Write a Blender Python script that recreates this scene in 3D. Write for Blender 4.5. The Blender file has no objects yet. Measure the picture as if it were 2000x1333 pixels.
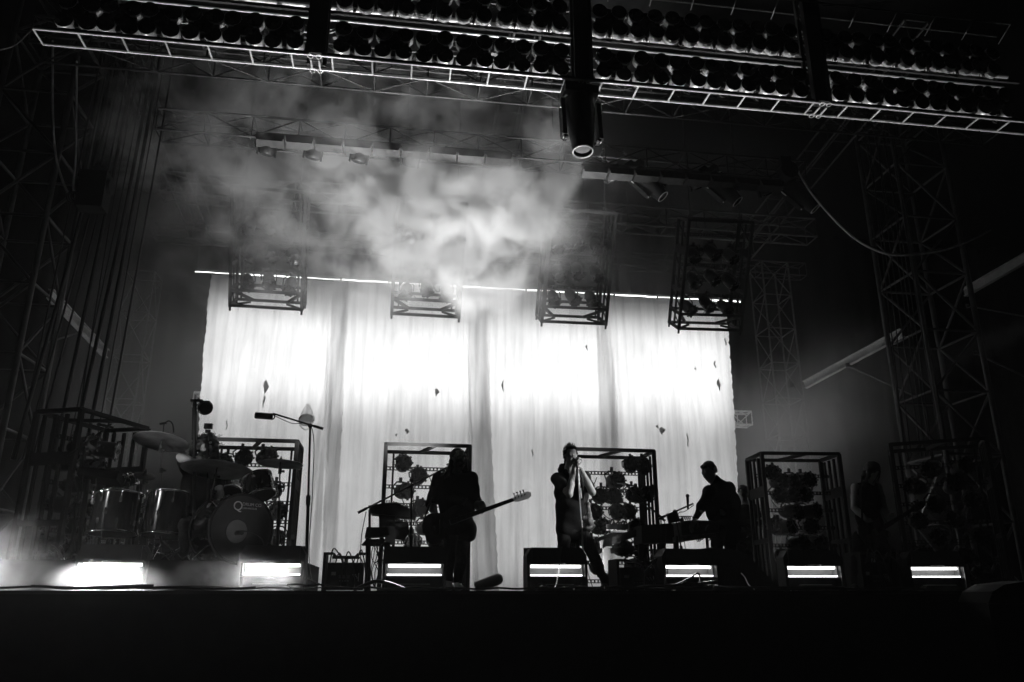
import bpy, math, random
import numpy as np
from mathutils import Vector, Matrix, Euler

# ------------------------------------------------------------------ camera
SC = bpy.context.scene
F_PX = 1535.0
PITCH = math.atan((1160 - 666.5) / F_PX)
YAW = math.radians(8.5)
CAM = Vector((0, 0, -0.03))
_h = Vector((math.sin(YAW), math.cos(YAW), 0)); _r = Vector((math.cos(YAW), -math.sin(YAW), 0)); _z = Vector((0, 0, 1))
_fw = _h * math.cos(PITCH) + _z * math.sin(PITCH); _up = -_h * math.sin(PITCH) + _z * math.cos(PITCH)
cd = bpy.data.cameras.new('camera'); co = bpy.data.objects.new('camera', cd)
SC.collection.objects.link(co); SC.camera = co
cd.lens = 36 * F_PX / 2000; cd.sensor_width = 36; cd.clip_end = 500
co.matrix_world = Matrix.Translation(CAM) @ Matrix(((_r.x, _up.x, -_fw.x), (_r.y, _up.y, -_fw.y), (_r.z, _up.z, -_fw.z))).to_4x4()

# ------------------------------------------------------------------ night sky
W = bpy.data.worlds.new('World'); SC.world = W; W.use_nodes = True
_n = W.node_tree.nodes; _bg = _n['Background']
_sky = _n.new('ShaderNodeTexSky'); _sky.sky_type = 'NISHITA'; _sky.sun_disc = False
_sky.sun_elevation = math.radians(-12); _sky.sun_rotation = math.radians(170)
_bw = _n.new('ShaderNodeRGBToBW')
W.node_tree.links.new(_sky.outputs[0], _bw.inputs[0]); W.node_tree.links.new(_bw.outputs[0], _bg.inputs[0])
_bg.inputs[1].default_value = 0.02

SC.view_settings.view_transform = 'Standard'; SC.view_settings.look = 'None'
SC.view_settings.exposure = 0; SC.view_settings.gamma = 1
SC.render.engine = 'CYCLES'
cy = SC.cycles
cy.use_denoising = True
try: cy.denoiser = 'OPENIMAGEDENOISE'
except Exception: pass
cy.use_adaptive_sampling = True; cy.adaptive_threshold = 0.07; cy.adaptive_min_samples = 16
cy.max_bounces = 5; cy.diffuse_bounces = 2; cy.glossy_bounces = 2; cy.transmission_bounces = 3
cy.volume_bounces = 1; cy.transparent_max_bounces = 6
cy.caustics_reflective = False; cy.caustics_refractive = False
cy.sample_clamp_indirect = 3
cy.volume_step_rate = 1.0; cy.volume_max_steps = 128

C = SC.collection
def ray(px, py): return _fw + _r * ((px - 1000) / F_PX) + _up * ((666.5 - py) / F_PX)
def at(px, py, Y):
    d = ray(px, py); return CAM + d * ((Y - CAM.y) / d.y)
def atz(px, py, Z):
    d = ray(px, py); return CAM + d * ((Z - CAM.z) / d.z)
V = Vector
ORD = 'first second third fourth fifth sixth seventh eighth ninth tenth eleventh twelfth thirteenth fourteenth fifteenth sixteenth seventeenth eighteenth nineteenth twentieth twenty-first twenty-second twenty-third twenty-fourth'.split()
rnd = random.Random(7)

# ------------------------------------------------------------------ lamps
def lamp(name, kind, loc, target, power, **kw):
    l = bpy.data.lights.new(name, kind); l.energy = power
    o = bpy.data.objects.new(name, l); C.objects.link(o); o.location = loc
    o.rotation_euler = (V(target) - V(loc)).to_track_quat('-Z', 'Y').to_euler()
    for k, v in kw.items(): setattr(l, k, v)
    return o
R = math.radians
# flood panel hung behind the fabric backdrop
lamp('backdrop_light', 'AREA', (1.65, 16.8, 2.8), (1.65, 16, 2.8), 120, shape='RECTANGLE', size=11.6, size_y=5.5, spread=R(120))
lamp('backdrop_light', 'AREA', (1.65, 16.7, 4.75), (1.65, 16, 4.75), 70, shape='RECTANGLE', size=11.6, size_y=2.2, spread=R(125))
# unseen spots added on the floor to light the smoke
SMOKE_FILL = [(-.8, 10.9, .1, -1.4, 12.3, 7.6, 3000, 32), (0.3, 10.9, .1, 0.2, 12.2, 7.0, 6000, 32), (1.7, 10.9, .1, 1.9, 12.2, 7.0, 6000, 32), (2.85, 10.9, .1, 3.4, 12.1, 7.6, 1000, 30), (-2.2, 11.0, .45, -3.0, 12.3, 7.6, 700, 34)]
for q in SMOKE_FILL:
    lamp('smoke_fill_spot', 'SPOT', q[:3], q[3:6], q[6], spot_size=R(q[7] + 8), spot_blend=1.0, shadow_soft_size=.12)
# unseen floor spots added to brighten the underside of the front rig
for x, tx, e in ((-5.2, -4.4, 1000), (-1.5, -1.8, 2200), (1.6, 1.3, 3400), (2.9, 4.0, 2800), (5.3, 6.3, 1700), (9.7, 8.7, 1000)):
    lamp('rig_fill_spot', 'SPOT', (x, 10.9, .45 if x == -1.5 else .12), (tx, 9.55, 7.8), e, spot_size=R(30), spot_blend=1.0, shadow_soft_size=.1)
# unseen spots added to lift the smoke beside the backdrop
lamp('rear_fill_spot', 'SPOT', (-5.0, 15.4, .2), (-5.2, 15.8, 5), 160, spot_size=R(80), spot_blend=1.0, shadow_soft_size=.3)
lamp('rear_fill_spot', 'SPOT', (7.6, 15.6, .2), (8.3, 16.0, 5), 420, spot_size=R(75), spot_blend=1.0, shadow_soft_size=.3)
lamp('tower_fill_spot', 'SPOT', (9.1, 12.7, .2), (9.7, 14.0, 4.2), 45, spot_size=R(50), spot_blend=1.0, shadow_soft_size=.1)  # unseen lamp added to graze the right tower and its beam
# follow spot on the singer, from house right
lamp('follow_spot', 'SPOT', (8.6, 7.0, 3.4), (2.5, 9.8, 1.25), 2600, spot_size=R(9), spot_blend=.5, shadow_soft_size=.06)
lamp('headstock_fill_spot', 'SPOT', (2.3, 5.8, 5.4), (1.62, 9.42, 1.2), 200, spot_size=R(6), spot_blend=.6, shadow_soft_size=.04)  # unseen spot added to brighten the bass headstock
lamp('side_spot', 'SPOT', (-6.2, 6.4, 2.6), (-3.0, 10.0, .95), 210, spot_size=R(13), spot_blend=.7, shadow_soft_size=.05)
lamp('kick_drum_fill_spot', 'SPOT', (-.9, 7.0, .35), (-1.8, 9.7, .85), 55, spot_size=R(17), spot_blend=.9, shadow_soft_size=.05)  # unseen spot added to bring out the bass drum lettering
lamp('cymbal_fill_spot', 'SPOT', (-3.6, 7.4, .2), (-2.66, 10.05, 1.83), 240, spot_size=R(14), spot_blend=.5, shadow_soft_size=.05)  # unseen spot added to brighten the crash over the floor toms

# ------------------------------------------------------------------ materials
def mat(name, col, rough=.6, metal=0, emit=0, noise=0, nscale=8, bump=0, aniso=None, spec=.5, stretch=None):
    m = bpy.data.materials.new(name); m.use_nodes = True; nt = m.node_tree; b = nt.nodes['Principled BSDF']
    b.inputs['Base Color'].default_value = (col, col, col, 1); b.inputs['Roughness'].default_value = rough
    b.inputs['Metallic'].default_value = metal; b.inputs['Specular IOR Level'].default_value = spec
    if noise or bump:
        tc = nt.nodes.new('ShaderNodeTexCoord'); mp = nt.nodes.new('ShaderNodeMapping'); ns = nt.nodes.new('ShaderNodeTexNoise')
        nt.links.new(tc.outputs['Object'], mp.inputs[0]); nt.links.new(mp.outputs[0], ns.inputs[0])
        if stretch: mp.inputs['Scale'].default_value = stretch
        ns.inputs['Scale'].default_value = nscale; ns.inputs['Detail'].default_value = 6
        if noise:
            mr = nt.nodes.new('ShaderNodeMapRange'); nt.links.new(ns.outputs[0], mr.inputs[0])
            mr.inputs[1].default_value = .3; mr.inputs[2].default_value = .7
            mr.inputs[3].default_value = col * (1 - noise); mr.inputs[4].default_value = col * (1 + noise)
            nt.links.new(mr.outputs[0], b.inputs['Base Color'])
            m2 = nt.nodes.new('ShaderNodeMapRange'); nt.links.new(ns.outputs[0], m2.inputs[0])
            m2.inputs[3].default_value = max(.05, rough - .15); m2.inputs[4].default_value = min(1, rough + .15)
            nt.links.new(m2.outputs[0], b.inputs['Roughness'])
        if bump:
            bp = nt.nodes.new('ShaderNodeBump'); bp.inputs['Strength'].default_value = bump; bp.inputs['Distance'].default_value = .02
            nt.links.new(ns.outputs[0], bp.inputs['Height']); nt.links.new(bp.outputs[0], b.inputs['Normal'])
    if emit:
        b.inputs['Emission Color'].default_value = (1, 1, 1, 1); b.inputs['Emission Strength'].default_value = emit
    return m
M = dict(
    black=mat('black_paint', .02, .55, noise=.3, nscale=20),
    matte=mat('matte_black_cloth', .006, .95, noise=.4, nscale=6, spec=.1),
    deck=mat('black_deck', .02, .8, noise=.5, nscale=4, bump=.2, spec=.2),
    asphalt=mat('trodden_ground', .03, .95, noise=.4, nscale=3, bump=.4, spec=.1),
    frame=mat('dark_powder_coat', .018, .8, noise=.3, nscale=14),
    alu=mat('truss_aluminium', .65, .4, metal=.5, noise=.2, nscale=12),
    dalu=mat('dull_aluminium', .09, .5, metal=.6, noise=.3, nscale=9),
    podb=mat('lamp_can_paint', .65, .35, metal=.5, noise=.25, nscale=30),
    dark=mat('dark_truss', .05, .5, metal=.5, noise=.3, nscale=9),
    podf=mat('lamp_glass_dark', .01, .25, noise=.2),
    chrome=mat('chrome', .75, .12, metal=1, noise=.1),
    brass=mat('cymbal_bronze', .6, .42, metal=1, noise=.35, nscale=5, bump=.3),
    shell=mat('lacquered_drum_shell', .02, .13, noise=.6, nscale=4, stretch=(6, 6, .4)),
    skin_d=mat('drum_head', .03, .55, noise=.4, nscale=5),
    hole=mat('drum_port', .12, .7, noise=.3),
    letter=mat('white_print', .55, .6, noise=.15),
    skin=mat('skin', .42, .5, noise=.12, nscale=30, bump=.08),
    hair=mat('dark_hair', .02, .5, noise=.4, nscale=40),
    cloth=mat('black_fabric', .011, .85, noise=.3, nscale=25, bump=.15, spec=.2),
    jeans=mat('dark_denim', .035, .8, noise=.35, nscale=30, bump=.2, spec=.2),
    plaid=mat('checked_flannel', .16, .85, noise=.8, nscale=26, bump=.2),
    white=mat('white_plastic', .75, .4, noise=.1),
    rubber=mat('black_rubber', .02, .6, noise=.2),
    pale=mat('pale_painted_steel', .4, .5, metal=.1, noise=.2, nscale=5),
    cable=mat('cable_sheath', .03, .4, noise=.3),
    cablew=mat('pale_cable', .75, .5, noise=.2),
    tube=mat('lamp_tube_lit', .9, .5, emit=3.5),
    bead=mat('strip_beads_lit', .9, .5, emit=3.5),
    refl=mat('white_reflector', .28, .35, noise=.06),
    body=mat('guitar_lacquer', .03, .15, noise=.3),
    fret=mat('maple_neck', .35, .35, noise=.3, nscale=20, stretch=(.3, 4, 4)),
    beam=mat('galvanised_steel', .07, .55, metal=.5, noise=.3, nscale=6),
    lens=mat('front_lens', .3, .08, metal=.4),
)

# ------------------------------------------------------------------ mesh builder
def basis(d):
    d = V(d).normalized(); u = V((0, 0, 1)) if abs(d.z) < .95 else V((0, 1, 0))
    s = d.cross(u).normalized(); return s, s.cross(d).normalized(), d
class MB:
    def __init__(s): s.v = []; s.f = []; s.sm = []
    def add(s, vs, fs, sm=False):
        k = len(s.v); s.v += [tuple(x) for x in vs]; s.f += [tuple(i + k for i in q) for q in fs]; s.sm += [sm] * len(fs); return s
    def box(s, c, d, rot=None):
        c = V(c); hx, hy, hz = d[0] / 2, d[1] / 2, d[2] / 2; Rm = Euler(rot).to_matrix() if rot and not isinstance(rot, Matrix) else (rot or Matrix.Identity(3))
        vs = [c + Rm @ V((x, y, z)) for x in (-hx, hx) for y in (-hy, hy) for z in (-hz, hz)]
        return s.add(vs, [(0, 1, 3, 2), (4, 6, 7, 5), (0, 4, 5, 1), (2, 3, 7, 6), (0, 2, 6, 4), (1, 5, 7, 3)])
    def bar(s, a, b, w, h=None):
        a, b = V(a), V(b); h = h or w; x, y, d = basis(b - a)
        vs = [p + x * i * w / 2 + y * j * h / 2 for p in (a, b) for i, j in ((-1, -1), (1, -1), (1, 1), (-1, 1))]
        return s.add(vs, [(3, 2, 1, 0), (4, 5, 6, 7), (0, 1, 5, 4), (1, 2, 6, 5), (2, 3, 7, 6), (3, 0, 4, 7)])
    def cyl(s, a, b, r1, r2=None, n=12, caps=True):
        a, b = V(a), V(b); r2 = r1 if r2 is None else r2; x, y, d = basis(b - a)
        cs = [(math.cos(2 * math.pi * i / n), math.sin(2 * math.pi * i / n)) for i in range(n)]
        vs = [a + x * c * r1 + y * q * r1 for c, q in cs] + [b + x * c * r2 + y * q * r2 for c, q in cs]
        s.add(vs, [(i, (i + 1) % n, n + (i + 1) % n, n + i) for i in range(n)], True)
        if caps: s.add(vs, [tuple(range(n))[::-1], tuple(range(n, 2 * n))])
        return s
    def tube(s, pts, r, n=6):
        pts = [V(p) for p in pts]; vs = []; N = len(pts); x0 = None
        for i, p in enumerate(pts):
            d = (pts[min(i + 1, N - 1)] - pts[max(i - 1, 0)]); d = d.normalized() if d.length > 1e-9 else V((1, 0, 0))
            if x0 is None: x0 = basis(d)[0]
            x0 = (x0 - d * x0.dot(d)); x0 = x0.normalized() if x0.length > 1e-6 else basis(d)[0]
            y0 = d.cross(x0); rr = r[i] if isinstance(r, (list, tuple)) else r
            vs += [p + x0 * math.cos(2 * math.pi * k / n) * rr + y0 * math.sin(2 * math.pi * k / n) * rr for k in range(n)]
        fs = [(i * n + k, i * n + (k + 1) % n, (i + 1) * n + (k + 1) % n, (i + 1) * n + k) for i in range(N - 1) for k in range(n)]
        s.add(vs, fs, True); s.add(vs[:n], [tuple(range(n))[::-1]]); s.add(vs[-n:], [tuple(range(n))]); return s
    def lathe(s, prof, o, d, n=24):          # prof: (radius, distance along d)
        o = V(o); x, y, d = basis(d); vs = []
        for r, t in prof:
            vs += [o + d * t + (x * math.cos(2 * math.pi * k / n) + y * math.sin(2 * math.pi * k / n)) * max(r, 1e-4) for k in range(n)]
        return s.add(vs, [(i * n + k, i * n + (k + 1) % n, (i + 1) * n + (k + 1) % n, (i + 1) * n + k) for i in range(len(prof) - 1) for k in range(n)], True)
    def ring(s, c, d, r, t, n=24, m=6):
        c = V(c); x, y, d = basis(d); vs = []
        for i in range(n):
            u = x * math.cos(2 * math.pi * i / n) + y * math.sin(2 * math.pi * i / n)
            vs += [c + u * (r + t * math.cos(2 * math.pi * j / m)) + d * t * math.sin(2 * math.pi * j / m) for j in range(m)]
        return s.add(vs, [(i * m + j, ((i + 1) % n) * m + j, ((i + 1) % n) * m + (j + 1) % m, i * m + (j + 1) % m) for i in range(n) for j in range(m)], True)
    def prism(s, pts, o, x, y, d):            # 2D outline in (x,y) extruded by vector d
        o, x, y, d = V(o), V(x), V(y), V(d); a = [o + x * p[0] + y * p[1] for p in pts]; n = len(a)
        return s.add(a + [p + d for p in a], [tuple(range(n))[::-1], tuple(range(n, 2 * n))] + [(i, (i + 1) % n, n + (i + 1) % n, n + i) for i in range(n)])
    def sph(s, c, r, n=12):
        r = (r, r, r) if isinstance(r, (int, float)) else r; vs = []; m = n // 2
        for i in range(m + 1):
            t = math.pi * i / m
            vs += [(c[0] + r[0] * math.sin(t) * math.cos(2 * math.pi * k / n), c[1] + r[1] * math.sin(t) * math.sin(2 * math.pi * k / n), c[2] + r[2] * math.cos(t)) for k in range(n)]
        return s.add(vs, [(i * n + k, (i + 1) * n + k, (i + 1) * n + (k + 1) % n, i * n + (k + 1) % n) for i in range(m) for k in range(n)], True)
    def build(s, name, m, parent=None, world=True, label=None):
        me = bpy.data.meshes.new(name); off = V((0, 0, 0))
        if world:
            if parent is not None:
                q = parent
                while q is not None: off += q.location; q = q.parent
            else:
                a = np.array(s.v); off = V(((a[:, 0].min() + a[:, 0].max()) / 2, (a[:, 1].min() + a[:, 1].max()) / 2, a[:, 2].min()))
        me.from_pydata([(x - off.x, y - off.y, z - off.z) for x, y, z in s.v], [], s.f)
        me.polygons.foreach_set('use_smooth', s.sm); me.materials.append(M[m] if isinstance(m, str) else m); me.update()
        o = bpy.data.objects.new(name, me); C.objects.link(o); o.parent = parent
        if parent is None and world: o.location = off
        if label: o['label'] = label
        return o
def tag(o, label=None, cat=None, group=None, kind=None):
    if label: o['label'] = label
    if cat: o['category'] = cat
    if group: o['group'] = group
    if kind: o['kind'] = kind
    return o
def thing(name, label, cat, loc=(0, 0, 0), group=None):
    o = bpy.data.objects.new(name, None); o.empty_display_size = .1; C.objects.link(o); o.location = loc
    return tag(o, label, cat, group)
def dup(root, loc, rot=None, label=None, group=None, scale=None):
    def cp(o, par):
        c = o.copy(); C.objects.link(c); c.parent = par
        for ch in o.children: cp(ch, c)
        return c
    r = cp(root, None); r.location = loc
    if rot is not None: r.rotation_euler = rot
    if scale: r.scale = (scale,) * 3
    if label: r['label'] = label
    if group: r['group'] = group
    return r
def first_or_dup(state, root, *a, **k):
    if not state.get(root.name):
        state[root.name] = 1; root.location = a[0]
        if len(a) > 1 and a[1] is not None: root.rotation_euler = a[1]
        if k.get('scale'): root.scale = (k['scale'],) * 3
        if k.get('label'): root['label'] = k['label']
        if k.get('group'): root['group'] = k['group']
        return root
    return dup(root, *a, **k)
USED = {}
def sag(a, b, s, n=14):
    a, b = V(a), V(b); return [a.lerp(b, i / n) + V((0, 0, -4 * s * (i / n) * (1 - i / n))) for i in range(n + 1)]
def spline(pts, n=6):
    pts = [V(p) for p in pts]; P = [pts[0]] + pts + [pts[-1]]; out = []
    for i in range(1, len(P) - 2):
        for k in range(n):
            t = k / n; a, b, c, d = P[i - 1], P[i], P[i + 1], P[i + 2]
            out.append(.5 * ((2 * b) + (c - a) * t + (2 * a - 5 * b + 4 * c - d) * t * t + (3 * b - a - 3 * c + d) * t ** 3))
    return out + [pts[-1]]
#@@SETTING
# ------------------------------------------------------------------ ground, deck
tag(MB().box((2, 20, -1.75), (160, 160, .3)).build('ground', 'asphalt'), kind='structure')
tag(MB().box((2, 14.2, -.15), (30, 10.6, .3)).build('stage_floor', 'deck'), kind='structure')
tag(MB().box((2, 8.86, -.83), (30, .06, 1.5)).box((2, 8.84, -.06), (30, .05, .05)).build('stage_skirt', 'matte'), 'plain black skirt hanging below the front edge of the stage', 'stage skirt')
# rear black drape far behind the stage
m = MB(); nx = 160
vs = []; fs = []
for i in range(nx + 1):
    x = -16 + 40 * i / nx
    for z in (0.0, 10.5): vs.append((x, 20.6 + .12 * math.sin(x * 7) + .06 * math.sin(x * 17), z))
for i in range(nx): fs.append((2 * i, 2 * i + 2, 2 * i + 3, 2 * i + 1))
m.add(vs, fs, True)
o = m.build('rear_drape', 'matte'); tag(o, 'black rear drape closing the stage behind the white backdrop', 'drape')
md = o.modifiers.new('thick', 'SOLIDIFY'); md.thickness = .01
# stage roof skin
tag(MB().box((2, 15, 10.7), (34, 13, .12)).build('stage_roof', 'matte'), 'dark roof skin high above the whole stage', 'roof')

# ------------------------------------------------------------------ backdrop
def cloth_mat(name, base, k):
    m = bpy.data.materials.new(name); m.use_nodes = True; nt = m.node_tree; nt.nodes.clear()
    out = nt.nodes.new('ShaderNodeOutputMaterial'); mx = nt.nodes.new('ShaderNodeMixShader')
    tr = nt.nodes.new('ShaderNodeBsdfTranslucent'); di = nt.nodes.new('ShaderNodeBsdfDiffuse')
    tc = nt.nodes.new('ShaderNodeTexCoord'); cols = []
    for sc, scale, lo, hi, dt in (((6, 1, .3), 1.5, .82, 1.0, 8), ((30, 1, .8), 2, .94, 1.0, 4), ((1, 1, 1), 60, .96, 1.0, 2), ((1, 1, .6), .9, .84, 1.0, 5)):
        mp = nt.nodes.new('ShaderNodeMapping'); mp.inputs['Scale'].default_value = sc
        ns = nt.nodes.new('ShaderNodeTexNoise'); ns.inputs['Scale'].default_value = scale; ns.inputs['Detail'].default_value = dt
        mr = nt.nodes.new('ShaderNodeMapRange'); mr.inputs[1].default_value = .34; mr.inputs[2].default_value = .56; mr.inputs[3].default_value = lo; mr.inputs[4].default_value = hi
        nt.links.new(tc.outputs['Object'], mp.inputs[0]); nt.links.new(mp.outputs[0], ns.inputs[0]); nt.links.new(ns.outputs[0], mr.inputs[0]); cols.append(mr)
    cur = cols[0].outputs[0]
    for c in cols[1:]:
        mu = nt.nodes.new('ShaderNodeMath'); mu.operation = 'MULTIPLY'; nt.links.new(cur, mu.inputs[0]); nt.links.new(c.outputs[0], mu.inputs[1]); cur = mu.outputs[0]
    mu = nt.nodes.new('ShaderNodeMath'); mu.operation = 'MULTIPLY'; nt.links.new(cur, mu.inputs[0]); mu.inputs[1].default_value = base
    nt.links.new(mu.outputs[0], tr.inputs[0]); nt.links.new(mu.outputs[0], di.inputs[0])
    mx.inputs[0].default_value = k; nt.links.new(tr.outputs[0], mx.inputs[1]); nt.links.new(di.outputs[0], mx.inputs[2])
    nt.links.new(mx.outputs[0], out.inputs[0]); return m
M['scrim'] = cloth_mat('thin_white_cloth', .99, .07)
M['scrim_torn'] = cloth_mat('dim_hole_grey', .5, .8)  # grey colour stands in for the dimness seen through openings
TOP_Z = 6.36
def panel(x0, x1, x0b, x1b, Y, seed, label, folds, rag=None):
    r = random.Random(seed); nx, nz = 110, 90; vs = []; fs = []
    ph = [r.uniform(0, 6.28) for _ in range(8)]
    for j in range(nz + 1):
        t = j / nz; z = TOP_Z * (1 - t) + .01
        a = x0 + (x0b - x0) * t ** 1.5; b = x1 + (x1b - x1) * t ** 1.5
        for i in range(nx + 1):
            u = i / nx; x = a + (b - a) * u
            if i == 0: x += .012 * math.sin(z * 31 + ph[0]) + .01 * math.sin(z * 83)
            if i == nx: x += .012 * math.sin(z * 37 + ph[1]) + .01 * math.sin(z * 71)
            y = .012 * math.sin(x * 9 + ph[2] + .5 * z) * t + .01 * math.sin(x * 23 + ph[3]) * t
            for (fx, fx2, amp, w) in folds:
                c = fx + (fx2 - fx) * t; d = (x - c) / w; y += -amp * math.exp(-d * d) * math.cos(d * 3.2) * min(1, t * 1.6)
            vs.append((x, Y + y + .04 * math.sin(z * .8 + ph[5]), z))
    for j in range(nz):
        for i in range(nx):
            k = j * (nx + 1) + i; fs.append((k, k + 1, k + nx + 2, k + nx + 1))
    o = MB().add(vs, fs, True).build('backdrop_panel', 'scrim')
    return tag(o, label, 'backdrop', 'cloth panels of the lit backdrop')
X = lambda px, py=900, Y=16: at(px, py, Y).x
P1 = panel(X(409, 545), X(682, 560), X(393, 1000), X(664, 1000), 16.05, 1, 'leftmost glowing white cloth panel of the backdrop, with a scooped hole low on its right', [(X(664, 600), X(600, 1100), .16, .22), (X(640, 600), X(640, 1100), .07, .1), (X(655), X(655), .05, .06)])
P2 = panel(X(650, 560), X(955, 575), X(640, 1000), X(975, 1000), 16.0, 2, 'glowing cloth panel of the backdrop behind the bass player, second from left', [(X(930, 700), X(965, 1100), .12, .2), (X(905, 600), X(930, 1100), .06, .08), (X(760), X(750), .04, .15)])
P3 = panel(X(915, 570), X(1192, 583), X(925, 1000), X(1225, 1000), 16.08, 3, 'glowing cloth panel of the backdrop behind the singer, second from right', [(X(1180, 700), X(1205, 1100), .08, .12), (X(1010), X(1000), .05, .2), (X(935), X(945), .05, .08)])
P4 = panel(X(1164, 582), X(1420, 590), X(1170, 1000), X(1434, 1000), 16.02, 4, 'rightmost glowing cloth panel of the backdrop, spotted with small tears', [(X(1210, 700), X(1195, 1100), .06, .1), (X(1330), X(1330), .04, .2)])
# small tears: grey patches standing in for the dimmer view through holes
TEARS = [(P1, 519, 756, 5, 14), (P1, 515, 785, 2, 13), (P1, 443, 830, 1.5, 10), (P2, 853, 767, 4, 8), (P2, 795, 843, 4, 6), (P2, 774, 850, 2, 3), (P3, 982, 755, 2, 13),
         (P3, 1146, 680, 2, 7), (P4, 1404, 752, 4, 13), (P4, 1293, 842, 6, 8), (P4, 1284, 834, 3, 4), (P4, 1396, 712, 2, 8), (P4, 1417, 668, 2, 9), (P4, 1343, 860, 1.5, 14), (P4, 1358, 720, 1.5, 3), (P3, 1040, 885, 1.5, 8)]
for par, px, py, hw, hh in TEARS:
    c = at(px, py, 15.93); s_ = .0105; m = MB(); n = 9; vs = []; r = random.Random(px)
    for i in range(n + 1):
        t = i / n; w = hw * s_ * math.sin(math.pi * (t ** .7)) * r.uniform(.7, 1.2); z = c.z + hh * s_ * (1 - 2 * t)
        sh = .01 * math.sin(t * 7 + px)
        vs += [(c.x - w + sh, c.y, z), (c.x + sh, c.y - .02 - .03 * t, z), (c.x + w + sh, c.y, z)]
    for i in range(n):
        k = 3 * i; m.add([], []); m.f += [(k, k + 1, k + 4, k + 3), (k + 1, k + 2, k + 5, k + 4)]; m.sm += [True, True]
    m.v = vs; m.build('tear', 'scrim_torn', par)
# the scooped pocket low on the first panel
m = MB(); n = 18; vs = []; rows = 12; c0 = at(598, 818, 15.9); ca = at(601, 788, 15.98)
for j in range(rows + 1):
    t = j / rows; c = ca.lerp(c0, t); w = .02 + .14 * t ** .75
    for i in range(n + 1):
        a = math.pi * i / n
        vs.append((c.x - w * math.cos(a) + .012 * math.sin(i * 2.3 + j) * t, c.y + .08 - (w * .9) * math.sin(a) - .01 * math.sin(i * 3.1 - j * 1.7), c.z - .14 * math.sin(a) * t * t))
for j in range(rows):
    for i in range(n): k = j * (n + 1) + i; m.f.append((k, k + 1, k + n + 2, k + n + 1)); m.sm.append(True)
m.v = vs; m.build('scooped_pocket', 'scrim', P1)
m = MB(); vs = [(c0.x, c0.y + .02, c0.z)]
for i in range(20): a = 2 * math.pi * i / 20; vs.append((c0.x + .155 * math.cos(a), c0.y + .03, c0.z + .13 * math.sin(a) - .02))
m.v = vs; m.f = [(0, 1 + i, 1 + (i + 1) % 20) for i in range(20)]; m.sm = [True] * 20; m.build('pocket_shade', 'scrim_torn', P1)  # grey disc painted in as the shade inside the pocket
m = MB().tube(spline([at(583, 826, 15.88), at(590, 836, 15.86), at(599, 840, 15.85), at(608, 830, 15.86), at(613, 812, 15.88)]), .012)
m.build('pocket_hem', 'scrim', P1)
# batten and bead strip along the top of the backdrop
a, b = at(382, 533, 15.86), at(1451, 587, 15.86); b.z = a.z = 6.32
t = thing('backdrop_batten', 'long pipe across the top of the white backdrop carrying a lit strip of beads', 'batten', ((a + b) / 2)[:])
MB().cyl(a + V((0, .08, .08)), b + V((0, .08, .08)), .025).build('pipe', 'dalu', t)
m = MB(); N = 300
for i in range(N + 1):
    p = a.lerp(b, i / N); p.z += .004 * math.sin(i * .35)
    if i % 25 != 24: m.box(p, (.026, .02, .014 + .014 * ((i // 25) % 2)))
o = m.build('bead_strip', 'bead', t)
m = MB()
for i in range(0, 24):
    p = a.lerp(b, i / 23) + V((0, .08, .1)); m.cyl(p, p + V((0, 0, 4.0)), .004, n=5)
m.build('hanging_wire', 'frame', t); t.children[-1]['kind'] = 'stuff' if False else ''
del t.children[-1]['kind']

# ------------------------------------------------------------------ trusses, towers, beams
def truss(name, label, cat, A, B, w, h, rc=.024, rl=.012, seg=.5, m='dalu', upv=(0, 0, 1), group=None, ladder=False, lm=None):
    A, B = V(A), V(B); d = (B - A).normalized(); u = V(upv); s = d.cross(u).normalized(); u = s.cross(d).normalized()
    t = thing(name, label, cat, (min(A, B, key=lambda p: p.z))[:], group); n = max(1, round((B - A).length / seg))
    cor = [s * w / 2 + u * h / 2, s * -w / 2 + u * h / 2, s * -w / 2 - u * h / 2, s * w / 2 - u * h / 2]
    for c in cor: MB().cyl(A + c, B + c, rc, n=8).build('chord', m, t)
    g = MB()
    for i in range(n + 1):
        p = A.lerp(B, i / n)
        for k in range(4): g.cyl(p + cor[k], p + cor[(k + 1) % 4], rl, n=5, caps=False)
        if ladder: g.build('rung_frame', lm or m, t); g = MB()
        if i < n and not ladder:
            q = A.lerp(B, (i + 1) / n)
            for k in range(4):
                c1, c2 = cor[k], cor[(k + 1) % 4]
                if i % 2: c1, c2 = c2, c1
                g.cyl(p + c1, q + c2, rl, n=5, caps=False)
    if g.v: g.build('lacing', lm or m, t)
    return t
# side towers
truss('roof_tower', 'heavy dark lattice tower holding the roof, right of the stage, nearest the guitarist', 'tower', (10.1, 13, 0), (10.1, 13, 10.4), 1.1, 1.1, .05, .026, 1.15, 'beam', (0, 1, 0))
truss('roof_tower', 'heavy dark lattice tower at the left edge of the picture', 'tower', (-6.3, 13, 0), (-6.3, 13, 10.4), 1.1, 1.1, .05, .026, 1.15, 'beam', (0, 1, 0))
truss('slim_tower', 'slim hazy lattice tower behind the stage, right of the white backdrop', 'tower', (9.55, 18, 0), (9.55, 18, 8.2), .72, .72, .022, .014, .95, 'dalu', (0, 1, 0))
truss('slim_tower', 'slim hazy lattice tower behind the stage, left of the white backdrop', 'tower', (-5.95, 18, 0), (-5.95, 18, 7.0), .62, .62, .022, .014, .95, 'dalu', (0, 1, 0))
a = at(1440, 817, 16.9)
truss('backdrop_truss', 'horizontal truss running behind the white backdrop, its ends showing beyond both edges', 'truss', (X(370, 780, 16.9), 17.35, a.z + .08), (X(1480, 817, 16.9), 17.35, a.z + .08), .3, .32, .026, .014, .36, 'alu')
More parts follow.
